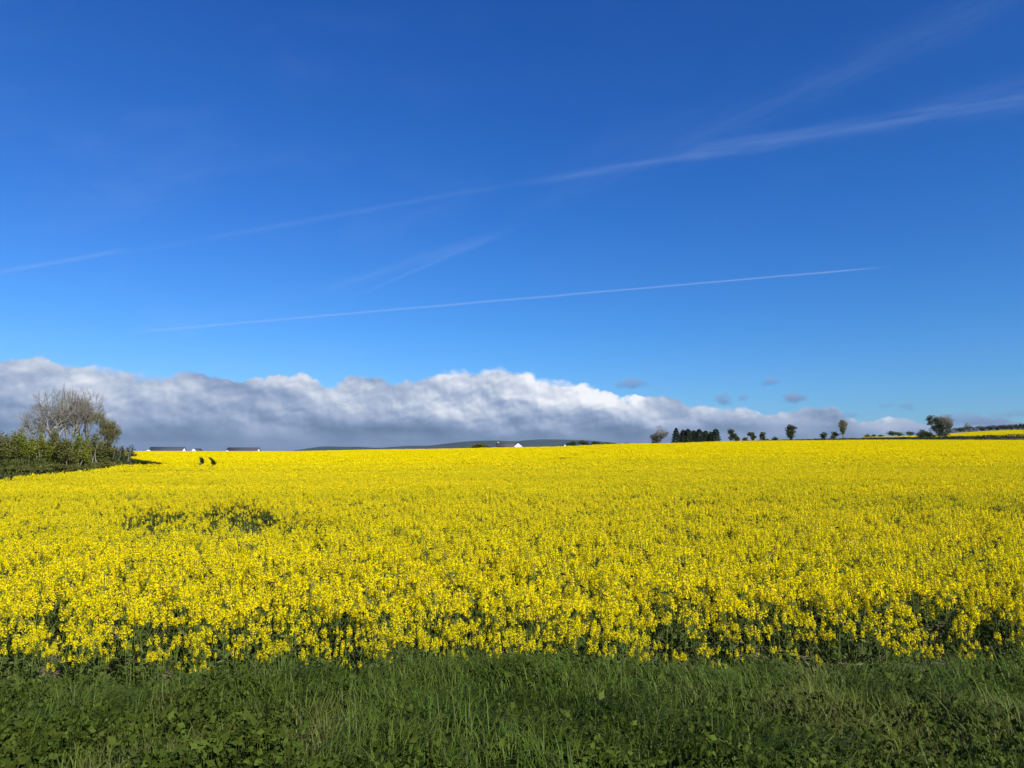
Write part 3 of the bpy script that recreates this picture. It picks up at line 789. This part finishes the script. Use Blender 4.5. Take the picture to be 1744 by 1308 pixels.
def crown(r, lumps, n_, size, m=0, shell=.55, g=None):
    """leaf cloud over ellipsoid lumps (x, y, z, rx, ry, rz) with ragged clumps"""
    g = g or G(); lumps = np.array(lumps, float); vol = lumps[:, 3] * lumps[:, 4] * lumps[:, 5]; k = r.choice(len(lumps), n_, p=vol / vol.sum())
    # secondary clumps
    nc = 24; cd = rand_dirs(nc * len(lumps), r).reshape(len(lumps), nc, 3) * (.15 + .75 * r.random((len(lumps), nc, 1)))
    j = r.integers(0, nc, n_); P = lumps[k, :3] + lumps[k, 3:6] * (cd[k, j] + rand_dirs(n_, r) * (.42 * r.random((n_, 1)) ** .5))
    quadleaves(g, P, np.full(n_, size), r, m); return g


def place(name, px, D, label, cat, group=None, dz=0.):
    x, y, z = at(px, D); return empty(name, (x, y, z + dz), label, cat, group)


rt = np.random.default_rng(40)
# the left-hand wood edge
def bare_tree(px, D, ytop, label, spread, r0, seed, levels=5, trunk_f=.26, wscale=1., tm='twig', **kw):
    r = np.random.default_rng(seed); o = place('bare_tree', px, D, label, 'tree', 'trees at the left-hand field edge'); H = hgt(ytop, D, o.location.z)
    gt, gw, _ = branch_tree(r, H, H * trunk_f, spread, r0, levels, **kw)
    t_ = link('trunk', gt.me('trunk', [M['bark']]), o); c_ = link('crown', gw.me('crown', [M[tm]]), o)
    V = np.concatenate(gw.V); wd = np.percentile(np.abs(V[:, 0]), 97); f = wscale / wd
    for q in (t_, c_): q.scale = (f, f, 1)
    return o


bare_tree(88, 84, 672, 'grey bare tree with a leaning fan of branches, leftmost above the left hedge', 1.15, .18, 5, wscale=2.5, trunks=2, twiggy=2)
bare_tree(119, 86, 667, 'tallest bare grey tree with upright stems above the left hedge', .95, .22, 9, wscale=2.1, trunks=2, twiggy=2)
bare_tree(146, 88, 672, 'bare grey tree with rounded top just right of the tallest above the left hedge', 1.05, .20, 14, wscale=2.3, trunks=2, twiggy=2)
bare_tree(172, 86, 706, 'lower rounded tree in brownish bud at the right end of the left-hand trees', 1.1, .12, 18, levels=6, wscale=2.0, tm='budtwig', trunk_f=.2, twiggy=2)


def bush(px, D, ytop, wpx, label, mt, seed, group, n_=2600, size=.16, wood=True, base_lift=0., name='bush', nl=5, yb=0.):
    r = np.random.default_rng(seed); o = place(name, px, D, label, 'bush' if name == 'bush' else 'tree', group); H = hgt(ytop, D, o.location.z) * 1.07; W_ = wpx / F * D / 2 * 1.15
    L = []
    for i in range(nl):
        a = i / max(nl - 1, 1) * 2 - 1; hh = H * (1 - .35 * a * a) * (.85 + .2 * r.random())
        if i == nl // 2: hh = H
        L.append((a * W_ * .62, r.normal() * W_ * .3, hh * .52 + base_lift * .3, W_ * .5, W_ * .6, hh * .50))
    g = crown(r, L, n_, size); ob = link('foliage', g.me('foliage', [mt]), o)
    if wood:
        gs = G(); k = 6; p0 = np.stack([r.normal(size=k) * W_ * .25, r.normal(size=k) * W_ * .2, np.full(k, -.1)], 1); p1 = p0 * 1.4 + np.stack([r.normal(size=k) * W_ * .3, r.normal(size=k) * .2, H * (.45 + .4 * r.random(k))], 1)
        tubes(gs, p0, p1, np.full(k, .05 * H / 3), np.full(k, .015 * H / 3), 4); 
        p2 = np.repeat(p1, 5, 0); p3 = p2 + rand_dirs(len(p2), r) * H * .16 + np.array([0, 0, H * .12]); tubes(gs, p2, p3, np.full(len(p2), .014 * H / 3), np.full(len(p2), .004 * H / 3), 3)
        link('stem', gs.me('stem', [M['twig']]), o)
    return o


GB = 'bushes of the left-hand hedge'
lb = [(-14, 70, 740, 46, 'dull', 'dull green bush cut by the left edge of the picture'), (14, 74, 737, 40, 'dull', 'dull olive bush beside the left edge of the picture'),
      (40, 76, 731, 36, 'green', 'bright green bush with a peaked top, the highest one left of the bare trees'), (66, 78, 735, 34, 'green', 'bright green rounded bush just left of the bare trees'),
      (88, 80, 739, 34, 'dull', 'dull green bush in front of the leaning bare tree'), (112, 79, 744, 34, 'dull', 'brownish green bush under the tallest bare tree'),
      (138, 81, 738, 34, 'green', 'green bush right of the foot of the tallest bare tree'), (162, 84, 742, 34, 'dull', 'olive bush below the brownish budding tree'),
      (182, 90, 748, 30, 'dull', 'low olive bush at the right end of the left-hand hedge')]
for i, (px, D, yt, wp, kd, lab) in enumerate(lb):
    bush(px, D, yt, wp, lab, M['green1' if kd == 'green' else 'green2'], 60 + i, GB, 5200, .15)
lo = [(2, 62, 795, 44, 'low dark bramble at the foot of the hedge beside the left edge'), (34, 64, 793, 44, 'low dark bramble below the peaked bright bush'), (66, 66, 791, 40, 'low dark bramble below the rounded bright bush'),
      (98, 70, 790, 40, 'low dark bramble below the leaning bare tree'), (130, 74, 789, 38, 'low dark bramble below the tallest bare tree'), (158, 78, 787, 36, 'low dark bramble below the right-hand bare tree'), (184, 84, 784, 34, 'low dark bramble at the right end of the left-hand hedge')]
for i, (px, D, yt, wp, lab) in enumerate(lo):
    bush(px, D, yt, wp, lab, M['green2'], 90 + i, GB, 2600, .14, wood=False)
for i, (px, D, yt, wp, lab) in enumerate([(197, 110, 757, 18, 'small dark bush right of the budding tree, nearest it'), (207, 118, 758, 18, 'small dark bush in the middle of the low tail of the left hedge'), (224, 135, 760, 17, 'small dark bush at the tip of the grass tongue, last of the left hedge')]):
    bush(px, D, yt, wp, lab, M['dark'], 110 + i, GB, 1500, .2)

# ---------------------------------------------------------------- trees beyond the field, to the right
GT = 'trees along the far hedge'
def leafy_tree(name, px, D, ybase, label, lumps, mt, seed, group=GT, n_=1400, size=.36, trunk=(.22, .5), lean=0., twigs=None, cat='tree'):
    """lumps given as (px offset, py centre, rx px, ry px), turned into metres at distance D"""
    n_ = int(n_ * 1.9); r = np.random.default_rng(seed); s = D / F; zb = CZ + (EYE - ybase) * s; x, y, z = at(px, D)
    z = min(z, zb); o = empty(name, (x, y, z), label, cat, group)
    L = [(a * s, r.normal() * .15 * b2 * s, (CZ + (EYE - py) * s) - z, b2 * s, b2 * s * .9, c2 * s) for a, py, b2, c2 in lumps]
    if 'ivy' in name: L = [(a, b, c_, p * 1.13, q * 1.13, r_ * 1.13) for a, b, c_, p, q, r_ in L]
    k = max(lumps, key=lambda l: l[1] + l[3]); bw = k[2] * (.5 if 'ivy' in name else .8)
    L.append((k[0] * s, 0, CZ + (EYE - (ybase - 1.2)) * s - z, bw * s, bw * s * .8, 3.2 * s))
    top_z = max(l[2] for l in L); cxm = np.mean([l[0] for l in L])
    gt = G(); k = 4; zz = np.linspace(-.3, top_z, k + 1); P = np.stack([np.linspace(0, cxm, k + 1), 0 * zz, zz], 1)
    rr = np.linspace(trunk[0], trunk[0] * .4, k + 1); tubes(gt, P[:-1], P[1:], rr[:-1], rr[1:], 6)
    for l in L:
        b = P[2]; e = np.array(l[:3]) + rand_dirs(4, r) * np.array(l[3:6]) * .6; tubes(gt, np.repeat(b[None], 4, 0), e, np.full(4, trunk[0] * .4), np.full(4, .03), 4)
    link('trunk', gt.me('trunk', [M['bark']]), o)
    link('crown', crown(r, L, n_, size).me('crown', [mt]), o)
    if twigs:
        gw = G(); a, py, b2, c2, cnt = twigs; c0 = np.array([a * s, 0, (CZ + (EYE - py) * s) - z]); root_ = np.array([cxm * .5, 0, top_z * .35])
        d = rand_dirs(cnt, r); d[:, 2] = np.abs(d[:, 2]) ** .8; e = c0 + d * np.array([b2, b2, c2]) * s * (.7 + .3 * r.random((cnt, 1)))
        mid = root_ + (e - root_) * .5 + r.normal(size=e.shape) * .25
        tubes(gw, np.repeat(root_[None], cnt, 0), mid, np.full(cnt, .09), np.full(cnt, .06), 3); tubes(gw, mid, e, np.full(cnt, .06), np.full(cnt, .02), 3)
        m2 = np.repeat(mid + (e - mid) * .4, 5, 0); e2 = m2 + rand_dirs(len(m2), r) * b2 * s * .28 + np.array([0, 0, .35]); tubes(gw, m2, e2, np.full(len(m2), .035), np.full(len(m2), .015), 3)
        link('branch', gw.me('branch', [M['twig']]), o)
    return o


# bare tree with an ivy foot
r = np.random.default_rng(200); o = place('bare_tree', 1126, 330, 'round bare grey-brown tree standing just left of the dark conifers', 'tree', GT); H = hgt(731, 330, o.location.z)
gt, gw, _ = branch_tree(r, H, H * .13, 1.25, .16, 6, twiggy=4, up=.12); V = np.concatenate(gw.V); f = 4.0 / np.percentile(np.abs(V[:, 0]), 97)
for nm, g_, m_ in (('trunk', gt, 'bark'), ('crown', gw, 'twig')):
    q = link(nm, g_.me(nm, [M[m_]]), o); q.scale = (f, f, 1)
leafy_tree('bush', 1116, 326, 757, 'dark green bush at the foot of the round bare tree', [(0, 752, 8, 6), (-3, 754, 6, 4)], M['dark'], 201, 'bushes along the far hedge', 700, .3, (.1, .3), cat='bush')


def conifer(px, D, ytop, wpx, label, seed, spire=True):
    r = np.random.default_rng(seed); o = place('conifer_tree', px, D, label, 'conifer', 'conifers in the clump'); H = hgt(ytop, D, o.location.z); W_ = wpx / F * D / 2 * 1.22
    gt = G(); tubes(gt, [[0, 0, -.3], [0, 0, H * .5]], [[0, 0, H * .5], [0, 0, H]], [.22, .14], [.14, .02], 6); link('trunk', gt.me('trunk', [M['bark']]), o)
    g = G(); n_ = 3600; f = r.random(n_) ** .85
    prof_ = (lambda f: (1 - f) ** .65 * 1.0 + .06) if spire else (lambda f: np.sqrt(np.clip(1 - (f * 1.0) ** 3.2, 0, 1)) * .95 + .03)
    a = r.random(n_) * 6.28; lay = .82 + .22 * np.sin(f * 40 + a * 2 + seed) + .15 * np.sin(a * 3 + f * 9)
    rr = W_ * prof_(f) * lay * (.45 + .55 * r.random(n_) ** .4)
    quadleaves(g, np.stack([np.cos(a) * rr, np.sin(a) * rr, H * (.04 + .95 * f) - rr * .12], 1), np.full(n_, .36), r, flat=.4)
    link('crown', g.me('crown', [M['conifer']]), o)


for i, (px, D, yt, wp, sp, lab) in enumerate([(1151, 330, 728.5, 16, True, 'dark spruce with a pointed top, leftmost of the conifer clump'), (1163, 336, 732, 13, False, 'dark conifer second from the left in the clump'),
        (1171, 328, 730.5, 14, False, 'dark pointed conifer third from the left in the clump'), (1181, 334, 733, 14, False, 'dark broad conifer fourth from the left in the clump'), (1190, 330, 731, 15, False, 'dark broad conifer just left of the gap in the clump'),
        (1201, 331, 733.5, 12, False, 'dark conifer just right of the gap in the clump'), (1209, 335, 735, 11, True, 'shorter dark conifer second from the right in the clump'), (1218, 328, 730.5, 14, False, 'dark narrow domed conifer, rightmost of the clump')]):
    conifer(px, D, yt, wp, lab, 210 + i, sp)
BH = 'bushes along the far hedge'
leafy_tree('ivy_clad_tree', 1248, 300, 752, 'dark leaning ivy-clad tree right of the conifer clump', [(-3, 736, 6, 6), (0, 742, 6, 5), (6, 747, 7, 5), (-4, 747, 4, 4)], M['dark'], 230, n_=1500)
leafy_tree('bush', 1268, 300, 751, 'small rounded bush between the leaning tree and the next ivy tree', [(0, 748, 6, 3.5)], M['dark'], 231, BH, 500, .3, (.08, .2), cat='bush')
leafy_tree('ivy_clad_tree', 1279, 300, 751, 'small ivy-clad tree with a bulging crown, second of the row right of the conifers', [(0, 740, 5.5, 5), (3, 745, 4.5, 4.5), (-4, 740, 3, 2)], M['dark'], 232, n_=1100)
leafy_tree('ivy_clad_tree', 1298, 300, 751, 'small square-headed ivy-clad tree in the middle of the far row', [(0, 741.5, 5.2, 4.8), (0, 746, 4.2, 4)], M['dark'], 233, n_=900)
leafy_tree('bush', 1306, 300, 751, 'tiny low bush just right of the square-headed tree', [(0, 750, 4, 1.6)], M['dark'], 234, BH, 250, .28, (.05, .2), cat='bush')
leafy_tree('bush', 1320, 300, 751, 'domed bush standing alone left of the top-heavy ivy tree', [(0, 747.5, 7, 3.6)], M['dark'], 235, BH, 600, .3, (.08, .2), cat='bush')
leafy_tree('ivy_clad_tree', 1346, 296, 750, 'tall top-heavy ivy-clad tree with a narrow foot', [(0, 729, 9, 5.5), (-1, 735, 8, 5), (0, 743, 5, 7), (0, 739, 6.5, 6)], M['dark'], 236, n_=2200)
leafy_tree('bush', 1401, 300, 746.5, 'round dark bush midway between the top-heavy tree and the upright tree', [(0, 740.5, 7, 5), (0, 744, 5, 3)], M['dark'], 237, BH, 800, .32, (.1, .3), cat='bush')
leafy_tree('bush', 1421, 300, 747, 'dull rounded bush touching the left side of the upright tree', [(0, 740, 6.5, 6), (-4, 744, 5, 3.5)], M['green2'], 238, BH, 800, .32, (.1, .3), cat='bush')
leafy_tree('budding_tree', 1435, 298, 747, 'upright tree with spiky branches against the white cloud', [(0, 722, 8, 7), (0, 731, 6.5, 7), (0, 738, 3.5, 4)], M['green2'], 239, n_=900, twigs=(0, 724, 11, 11, 46), trunk=(.3, .5))
for i, (px, yt, w_, lab) in enumerate([(1476, 741, 5, 'tiny low bush, left one of three on the skyline'), (1486, 740.5, 4, 'tiny low bush, middle one of three on the skyline'), (1498, 740, 5, 'tiny low bush, right one of three on the skyline')]):
    leafy_tree('bush', px, 436, 744, lab, [(0, yt + 2.4, w_ * 1.3, 1.3)], M['hedge'], 240 + i, 'skyline bushes', 220, .4, (.05, .2), cat='bush')
leafy_tree('bush', 1517, 434, 741, 'dark round bush on the skyline, left of a touching pair', [(0, 737.5, 8, 3.4), (2, 739.5, 9, 2)], M['dark'], 245, 'skyline bushes', 600, .45, (.1, .3), cat='bush')
leafy_tree('bush', 1529, 436, 741, 'paler bush on the skyline, right of a touching pair', [(0, 738, 7, 2.8), (1, 740, 8, 2)], M['green2'], 246, 'skyline bushes', 400, .45, (.1, .3), cat='bush')
leafy_tree('bush', 1548, 434, 740, 'flat-topped dark bush on the skyline nearest the biggest tree', [(0, 737, 7.5, 3), (0, 739.5, 9, 2)], M['dark'], 247, 'skyline bushes', 500, .45, (.1, .3), cat='bush')
leafy_tree('ivy_clad_tree', 1600, 274, 748, 'biggest far tree, dark ivy on its left and bare branches on its right', [(-17, 713, 9, 5.5), (-6, 717, 11, 8), (4, 722, 11, 8), (0, 731, 9, 8), (1, 740, 7, 7), (14, 726, 8, 7), (-16, 721, 6, 4), (12, 735, 8, 6), (-9, 729, 8, 7), (8, 741, 7, 5), (17, 722, 6, 6)], M['dark'], 250, n_=4800, size=.3,
           twigs=(9, 718, 18, 16, 110), trunk=(.4, .6))
leafy_tree('bush', 1572, 272, 748, 'large dark bush in front of the left side of the biggest far tree', [(-2, 738, 9, 6), (6, 740, 9, 6), (-6, 743, 6, 5), (13, 742, 7, 5)], M['dark'], 251, BH, 2200, .3, (.1, .3), cat='bush')
r = np.random.default_rng(260); o = place('bare_tree', 1650, 436, 'small round bare tree on the skyline right of the biggest far tree', 'tree', 'skyline trees'); H = hgt(721, 436, o.location.z)
gt, gw, _ = branch_tree(r, H, H * .3, 1.1, .16, 5, twiggy=6); f = 2.2 / np.percentile(np.abs(np.concatenate(gw.V)[:, 0]), 97)
for nm, g_, m_ in (('trunk', gt, 'bark'), ('crown', gw, 'twig')):
    q = link(nm, g_.me(nm, [M[m_]]), o); q.scale = (f, f, 1)
sk = [(1632, 729.5, 'first'), (1669, 727, 'second'), (1682, 726, 'third'), (1694, 726.5, 'fourth'), (1707, 723.5, 'fifth'), (1718, 724, 'sixth'), (1729, 722.5, 'seventh'), (1740, 720.5, 'eighth')]
for i, (px, yt, w_) in enumerate(sk):
    yb = float(np.interp(px, [1620, 1744], [734, 728.5]))
    leafy_tree('hedgerow_tree', px, 437, yb, w_ + ' small bushy tree from the left in the skyline hedge at the right edge', [(0, (yt + yb) / 2 + .5, 4.4, (yb - yt) / 2 + .6), (4, (yt + yb) / 2 + 1.5, 5, (yb - yt) / 2)], M['hedge'], 262 + i, 'small trees in the skyline hedge', 420, .45, (.08, .3))


def hedge(name, pts, label, h0, wd, mt, size=.3, dens=60, seed=1, cat='hedge', dy=0.):
    """pts: (px, D, py of top)"""
    r = np.random.default_rng(seed); A = []
    for (a, D, t_), (b, E_, u2) in zip(pts[:-1], pts[1:]):
        k = max(int(abs(b - a) / F * D / .5), 2); f = np.linspace(0, 1, k, endpoint=False)
        for q in f: A.append((a + (b - a) * q, D + (E_ - D) * q, t_ + (u2 - t_) * q))
    A = np.array(A); n_ = len(A) * dens // 2; i = r.integers(0, len(A), n_); px = A[i, 0] + r.normal(size=n_) * .8; D = A[i, 1] + r.normal(size=n_) * wd
    x = (px - CX) / F * D; gz_ = ground(x, D); H = CZ + (EYE - A[i, 2]) / F * A[i, 1] - ground((A[i, 0] - CX) / F * A[i, 1], A[i, 1])
    H = H * (.90 + .22 * vnoise(x, D * 0, 1.6, seed)); z = gz_ + H * r.random(n_) ** .6
    x0, y0, z0 = float(x.mean()), float(D.mean()), float(gz_.mean())
    o = empty(name, (x0, y0, z0), label, cat); g = G(); quadleaves(g, np.stack([x - x0, D - y0, z - z0], 1), np.full(n_, size), r); link('foliage', g.me('foliage', [mt]), o)
    gs = G(); k = A[::2]; xx = (k[:, 0] - CX) / F * k[:, 1]; zz = ground(xx, k[:, 1]); hh = (CZ + (EYE - k[:, 2]) / F * k[:, 1] - zz) * .7
    tubes(gs, np.stack([xx - x0, k[:, 1] - y0, zz - z0 - .1], 1), np.stack([xx - x0 + .1, k[:, 1] - y0, zz - z0 + hh], 1), np.full(len(k), .05), np.full(len(k), .02), 3); link('stem', gs.me('stem', [M['twig']]), o)
    return o


hedge('hedge', [(1085, 262, 756.5), (1150, 262, 754.8), (1225, 262, 752.3), (1300, 262, 750.2), (1390, 262, 747.6), (1450, 262, 746.5), (1560, 262, 744.6), (1640, 262, 742.6), (1700, 262, 740.8), (1760, 262, 739), (1840, 262, 737)],
      'long low dark hedge between the near yellow field and the rise on the right', 1.5, .7, M['hedge'], .34, 90, 300)
hedge('hedge', [(1612, 436, 730.5), (1640, 436, 728.5), (1700, 436, 725.2), (1760, 436, 722.5), (1840, 436, 719)], 'thin dark skyline hedge above the second yellow field', 1.5, .6, M['hedge'], .45, 110, 301)
hedge('hedge', [(1000, 270, 756.8), (1045, 268, 755.4), (1078, 266, 756)], 'short low hedge beside the tiny white gable left of the bare round tree', 1.2, .6, M['hedge'], .3, 60, 302)
hedge('hedge', [(318, 330, 768.2), (326, 330, 767.2), (342, 330, 767.6), (352, 330, 768.6)], 'little dark hedge beneath the small white gable between the two bungalows', 1.2, .5, M['dark'], .25, 60, 303)
hedge('hedge', [(905, 420, 760.0), (935, 420, 759.4), (962, 420, 758.6)], 'low dark hedge right of the white-gabled barn', 1.2, .6, M['hedge'], .3, 50, 304)
leafy_tree('bush', 816, 300, 765, 'domed olive-brown tree just left of the white-gabled barn', [(0, 758.5, 13, 5), (-9, 761, 8, 3.5), (9, 760, 8, 4)], M['green2'], 310, 'trees by the barn', 1200, .34, (.12, .3), cat='tree')
for i, (px, yt, w_, lab) in enumerate([(972, 752, 9, 'dark round tree on the skyline right of the small white chimney'), (992, 750.5, 11, 'broadest dark skyline tree left of centre-right, below the hills'), (1014, 752, 9, 'dark skyline tree right of the broadest one below the hills'),
                                       (1034, 753.5, 8, 'small dark skyline tree just left of the tiny white gable'), (1066, 753.5, 9, 'low dark tree just right of the tiny white gable')]):
    leafy_tree('hedgerow_tree', px, 300, 763, lab, [(0, yt + 3.6, w_, 3.8), (w_ * .5, yt + 5, w_ * .6, 3)], M['hedge'], 320 + i, 'trees on the middle skyline', 600, .36, (.1, .3))


# ---------------------------------------------------------------- houses
def prism(name, parent, x0, x1, y0, y1, z0, z1, zr, m_, axis='x'):
    """gabled block: walls up to z1, gables up to zr, ridge along axis"""
    if axis == 'x':
        ym = (y0 + y1) / 2
        V = [(x0, y0, z0), (x1, y0, z0), (x1, y1, z0), (x0, y1, z0), (x0, y0, z1), (x1, y0, z1), (x1, y1, z1), (x0, y1, z1), (x0, ym, zr), (x1, ym, zr)]
        Q_ = [(0, 1, 5, 4), (2, 3, 7, 6), (0, 3, 2, 1), (4, 5, 9, 8), (6, 7, 8, 9)]; T_ = []
        T_ = [(0, 4, 8), (0, 8, 7), (0, 7, 3), (1, 2, 6), (1, 6, 9), (1, 9, 5)]
    else:
        xm = (x0 + x1) / 2
        V = [(x0, y0, z0), (x1, y0, z0), (x1, y1, z0), (x0, y1, z0), (x0, y0, z1), (x1, y0, z1), (x1, y1, z1), (x0, y1, z1), (xm, y0, zr), (xm, y1, zr)]
        Q_ = [(1, 2, 6, 5), (3, 0, 4, 7), (0, 3, 2, 1), (4, 8, 9, 7), (5, 6, 9, 8)]
        T_ = [(0, 1, 5), (0, 5, 8), (0, 8, 4), (2, 3, 7), (2, 7, 9), (2, 9, 6)]
    return link(name, mesh(name, V, Q_, T_, [m_]), parent)


def roof(parent, x0, x1, y0, y1, z1, zr, axis='x', ov=.35, th=.16, m_=None):
    V, Q_ = [], []
    if axis == 'x':
        ym = (y0 + y1) / 2; s = (zr - z1) / (ym - y0); e0 = (y0 - ov, z1 - ov * s); e1 = (y1 + ov, z1 - ov * s)
        prof_ = [e0, (ym, zr), e1, (e1[0], e1[1] + th), (ym, zr + th), (e0[0], e0[1] + th)]
        A = [(x0 - .2, a, b + .02) for a, b in prof_]; B = [(x1 + .2, a, b + .02) for a, b in prof_]
    else:
        xm = (x0 + x1) / 2; s = (zr - z1) / (xm - x0); e0 = (x0 - ov, z1 - ov * s); e1 = (x1 + ov, z1 - ov * s)
        prof_ = [e0, (xm, zr), e1, (e1[0], e1[1] + th), (xm, zr + th), (e0[0], e0[1] + th)]
        A = [(a, y0 - .08, b + .02) for a, b in prof_]; B = [(a, y1 + .08, b + .02) for a, b in prof_]
    V = A + B; Q_ = [(i, (i + 1) % 6, (i + 1) % 6 + 6, i + 6) for i in range(6)] + [(0, 5, 4, 1), (1, 4, 3, 2), (6, 7, 10, 11), (7, 8, 9, 10)]
    return link('roof', mesh('roof', V, Q_, None, [m_ or M['slate']]), parent)


def box(name, parent, x0, x1, y0, y1, z0, z1, m_):
    V = [(x, y, z) for z in (z0, z1) for x, y in ((x0, y0), (x1, y0), (x1, y1), (x0, y1))]
    return link(name, mesh(name, V, [(0, 1, 5, 4), (1, 2, 6, 5), (2, 3, 7, 6), (3, 0, 4, 7), (4, 5, 6, 7), (3, 2, 1, 0)], None, [m_]), parent)


GH = 'houses beyond the field'
glass = mat('window_glass', (.03, .035, .04), rough=.15, spec=.6)
def bungalow(px0, px1, D, yridge, label, porch=None, chim=()):
    s = D / F; xm = (px0 + px1) / 2; x, y, z = at(xm, D); W_ = (px1 - px0) * s / 2; zr = CZ + (EYE - yridge) * s - z; ze = zr - 2.5; d = 7.
    o = empty('bungalow', (x, y, z), label, 'house', GH)
    wl = prism('wall', o, -W_ + .2, W_ - .2, 0, d, -.4, ze, zr - .12, M['white']); rf = roof(o, -W_ + .15, W_ - .15, 0, d, ze, zr - .12)
    for wx in (-W_ * .62, -W_ * .2, W_ * .25, W_ * .65): box('window', o, wx - .6, wx + .6, -.06, .1, ze - 1.75, ze - .6, glass)
    if porch:
        a, b, yt = porch; xa = (a - xm) * s; xb = (b - xm) * s; zt = CZ + (EYE - yt) * s - z
        prism('porch', o, xa, xb, -1.6, -.02, -.4, zt - (xb - xa) * .36, zt, M['white'], 'y')
    for cx_ in chim: 
        c_ = box('chimney', rf, cx_ * W_ - .3, cx_ * W_ + .3, d / 2 - .4, d / 2 + .4, zr - .5, zr + .55, M['brick'])
    return o


bungalow(252, 310, 306, 761.2, 'slate-roofed bungalow nearest the left-hand trees, white gable at its left front', (251, 264, 766.2))
bungalow(384.5, 438, 310, 762.2, 'slate-roofed bungalow right of the tractor wheel marks, small white gable at its left front', (387, 394, 767.2))


def gable_house(px0, px1, D, ytop, yeave, label, depth=8., name='house'):
    s = D / F; xm = (px0 + px1) / 2; x, y, z = at(xm, D); W_ = (px1 - px0) * s / 2; zr = CZ + (EYE - ytop) * s - z; ze = CZ + (EYE - yeave) * s - z
    o = empty(name, (x, y, z), label, 'house', GH); prism('wall', o, -W_, W_, 0, depth, -.4, ze, zr - .1, M['white'], 'y'); roof(o, -W_, W_, .25, depth, ze, zr - .1, 'y', .15, .12)
    return o


gable_house(327.5, 335.5, 345, 763.8, 768, 'small white-gabled house showing only its peak between the two bungalows')
gable_house(348, 360, 300, 768.6, 771.5, 'low white gable just peeping over the crop above the wheel marks')
# white-gabled barn in the middle
s = 300 / F; x, y, z = at(866, 300); o = empty('barn', (x, y, z), 'dark-roofed barn with a bright white gable at its right end, below the hills', 'barn', GH)
zr = CZ + (EYE - 754.3) * s - z; ze = CZ + (EYE - 760.6) * s - z; xa = (845.5 - 866) * s; xb = (876 - 866) * s; xc = (889.5 - 866) * s
prism('wall', o, xa, xb, 0, 6.5, -.4, ze, zr - .1, M['white']); rf = roof(o, xa, xb, 0, 6.5, ze, zr - .1)
box('chimney', rf, xa + .3, xa + .9, 2.9, 3.6, zr - .4, zr + .4, M['brick'])
prism('gable_wing', o, xb - .3, xc, -2.6, 3., -.4, ze - .1, zr - .22, M['white'], 'y'); roof(o, xb - .3, xc, -2.35, 3., ze - .1, zr - .2, 'y', .1, .1)
gable_house(1054.3, 1057.8, 300, 754.6, 755.8, 'tiny white gable end left of the low dark tree on the middle skyline')
# tall white chimney stack poking up
s = 310 / F; x, y, z = at(961.5, 310); o = empty('chimney_stack', (x, y, z), 'little white chimney poking over the crop right of the barn', 'chimney', GH)
zt = CZ + (EYE - 757.3) * s - z; box('shaft', o, -.28, .28, -.28, .28, -.3, zt - .14, M['white']); box('cap', o, -.36, .36, -.36, .36, zt - .14, zt, M['brick'])

# ------------------------------------------------------------------ air
hz = bpy.data.materials.new('haze'); hz.use_nodes = True; hn = hz.node_tree; hn.nodes.remove(hn.nodes['Principled BSDF'])
pv = hn.nodes.new('ShaderNodeVolumePrincipled'); pv.inputs['Color'].default_value = (.80, .90, 1, 1); pv.inputs['Density'].default_value = 2.2e-5; pv.inputs['Anisotropy'].default_value = .2
hn.links.new(pv.outputs[0], hn.nodes['Material Output'].inputs['Volume'])
hb = box('haze', None, -24000, 24000, -4000, 20500, -20, 240, hz); hb['kind'] = 'stuff'
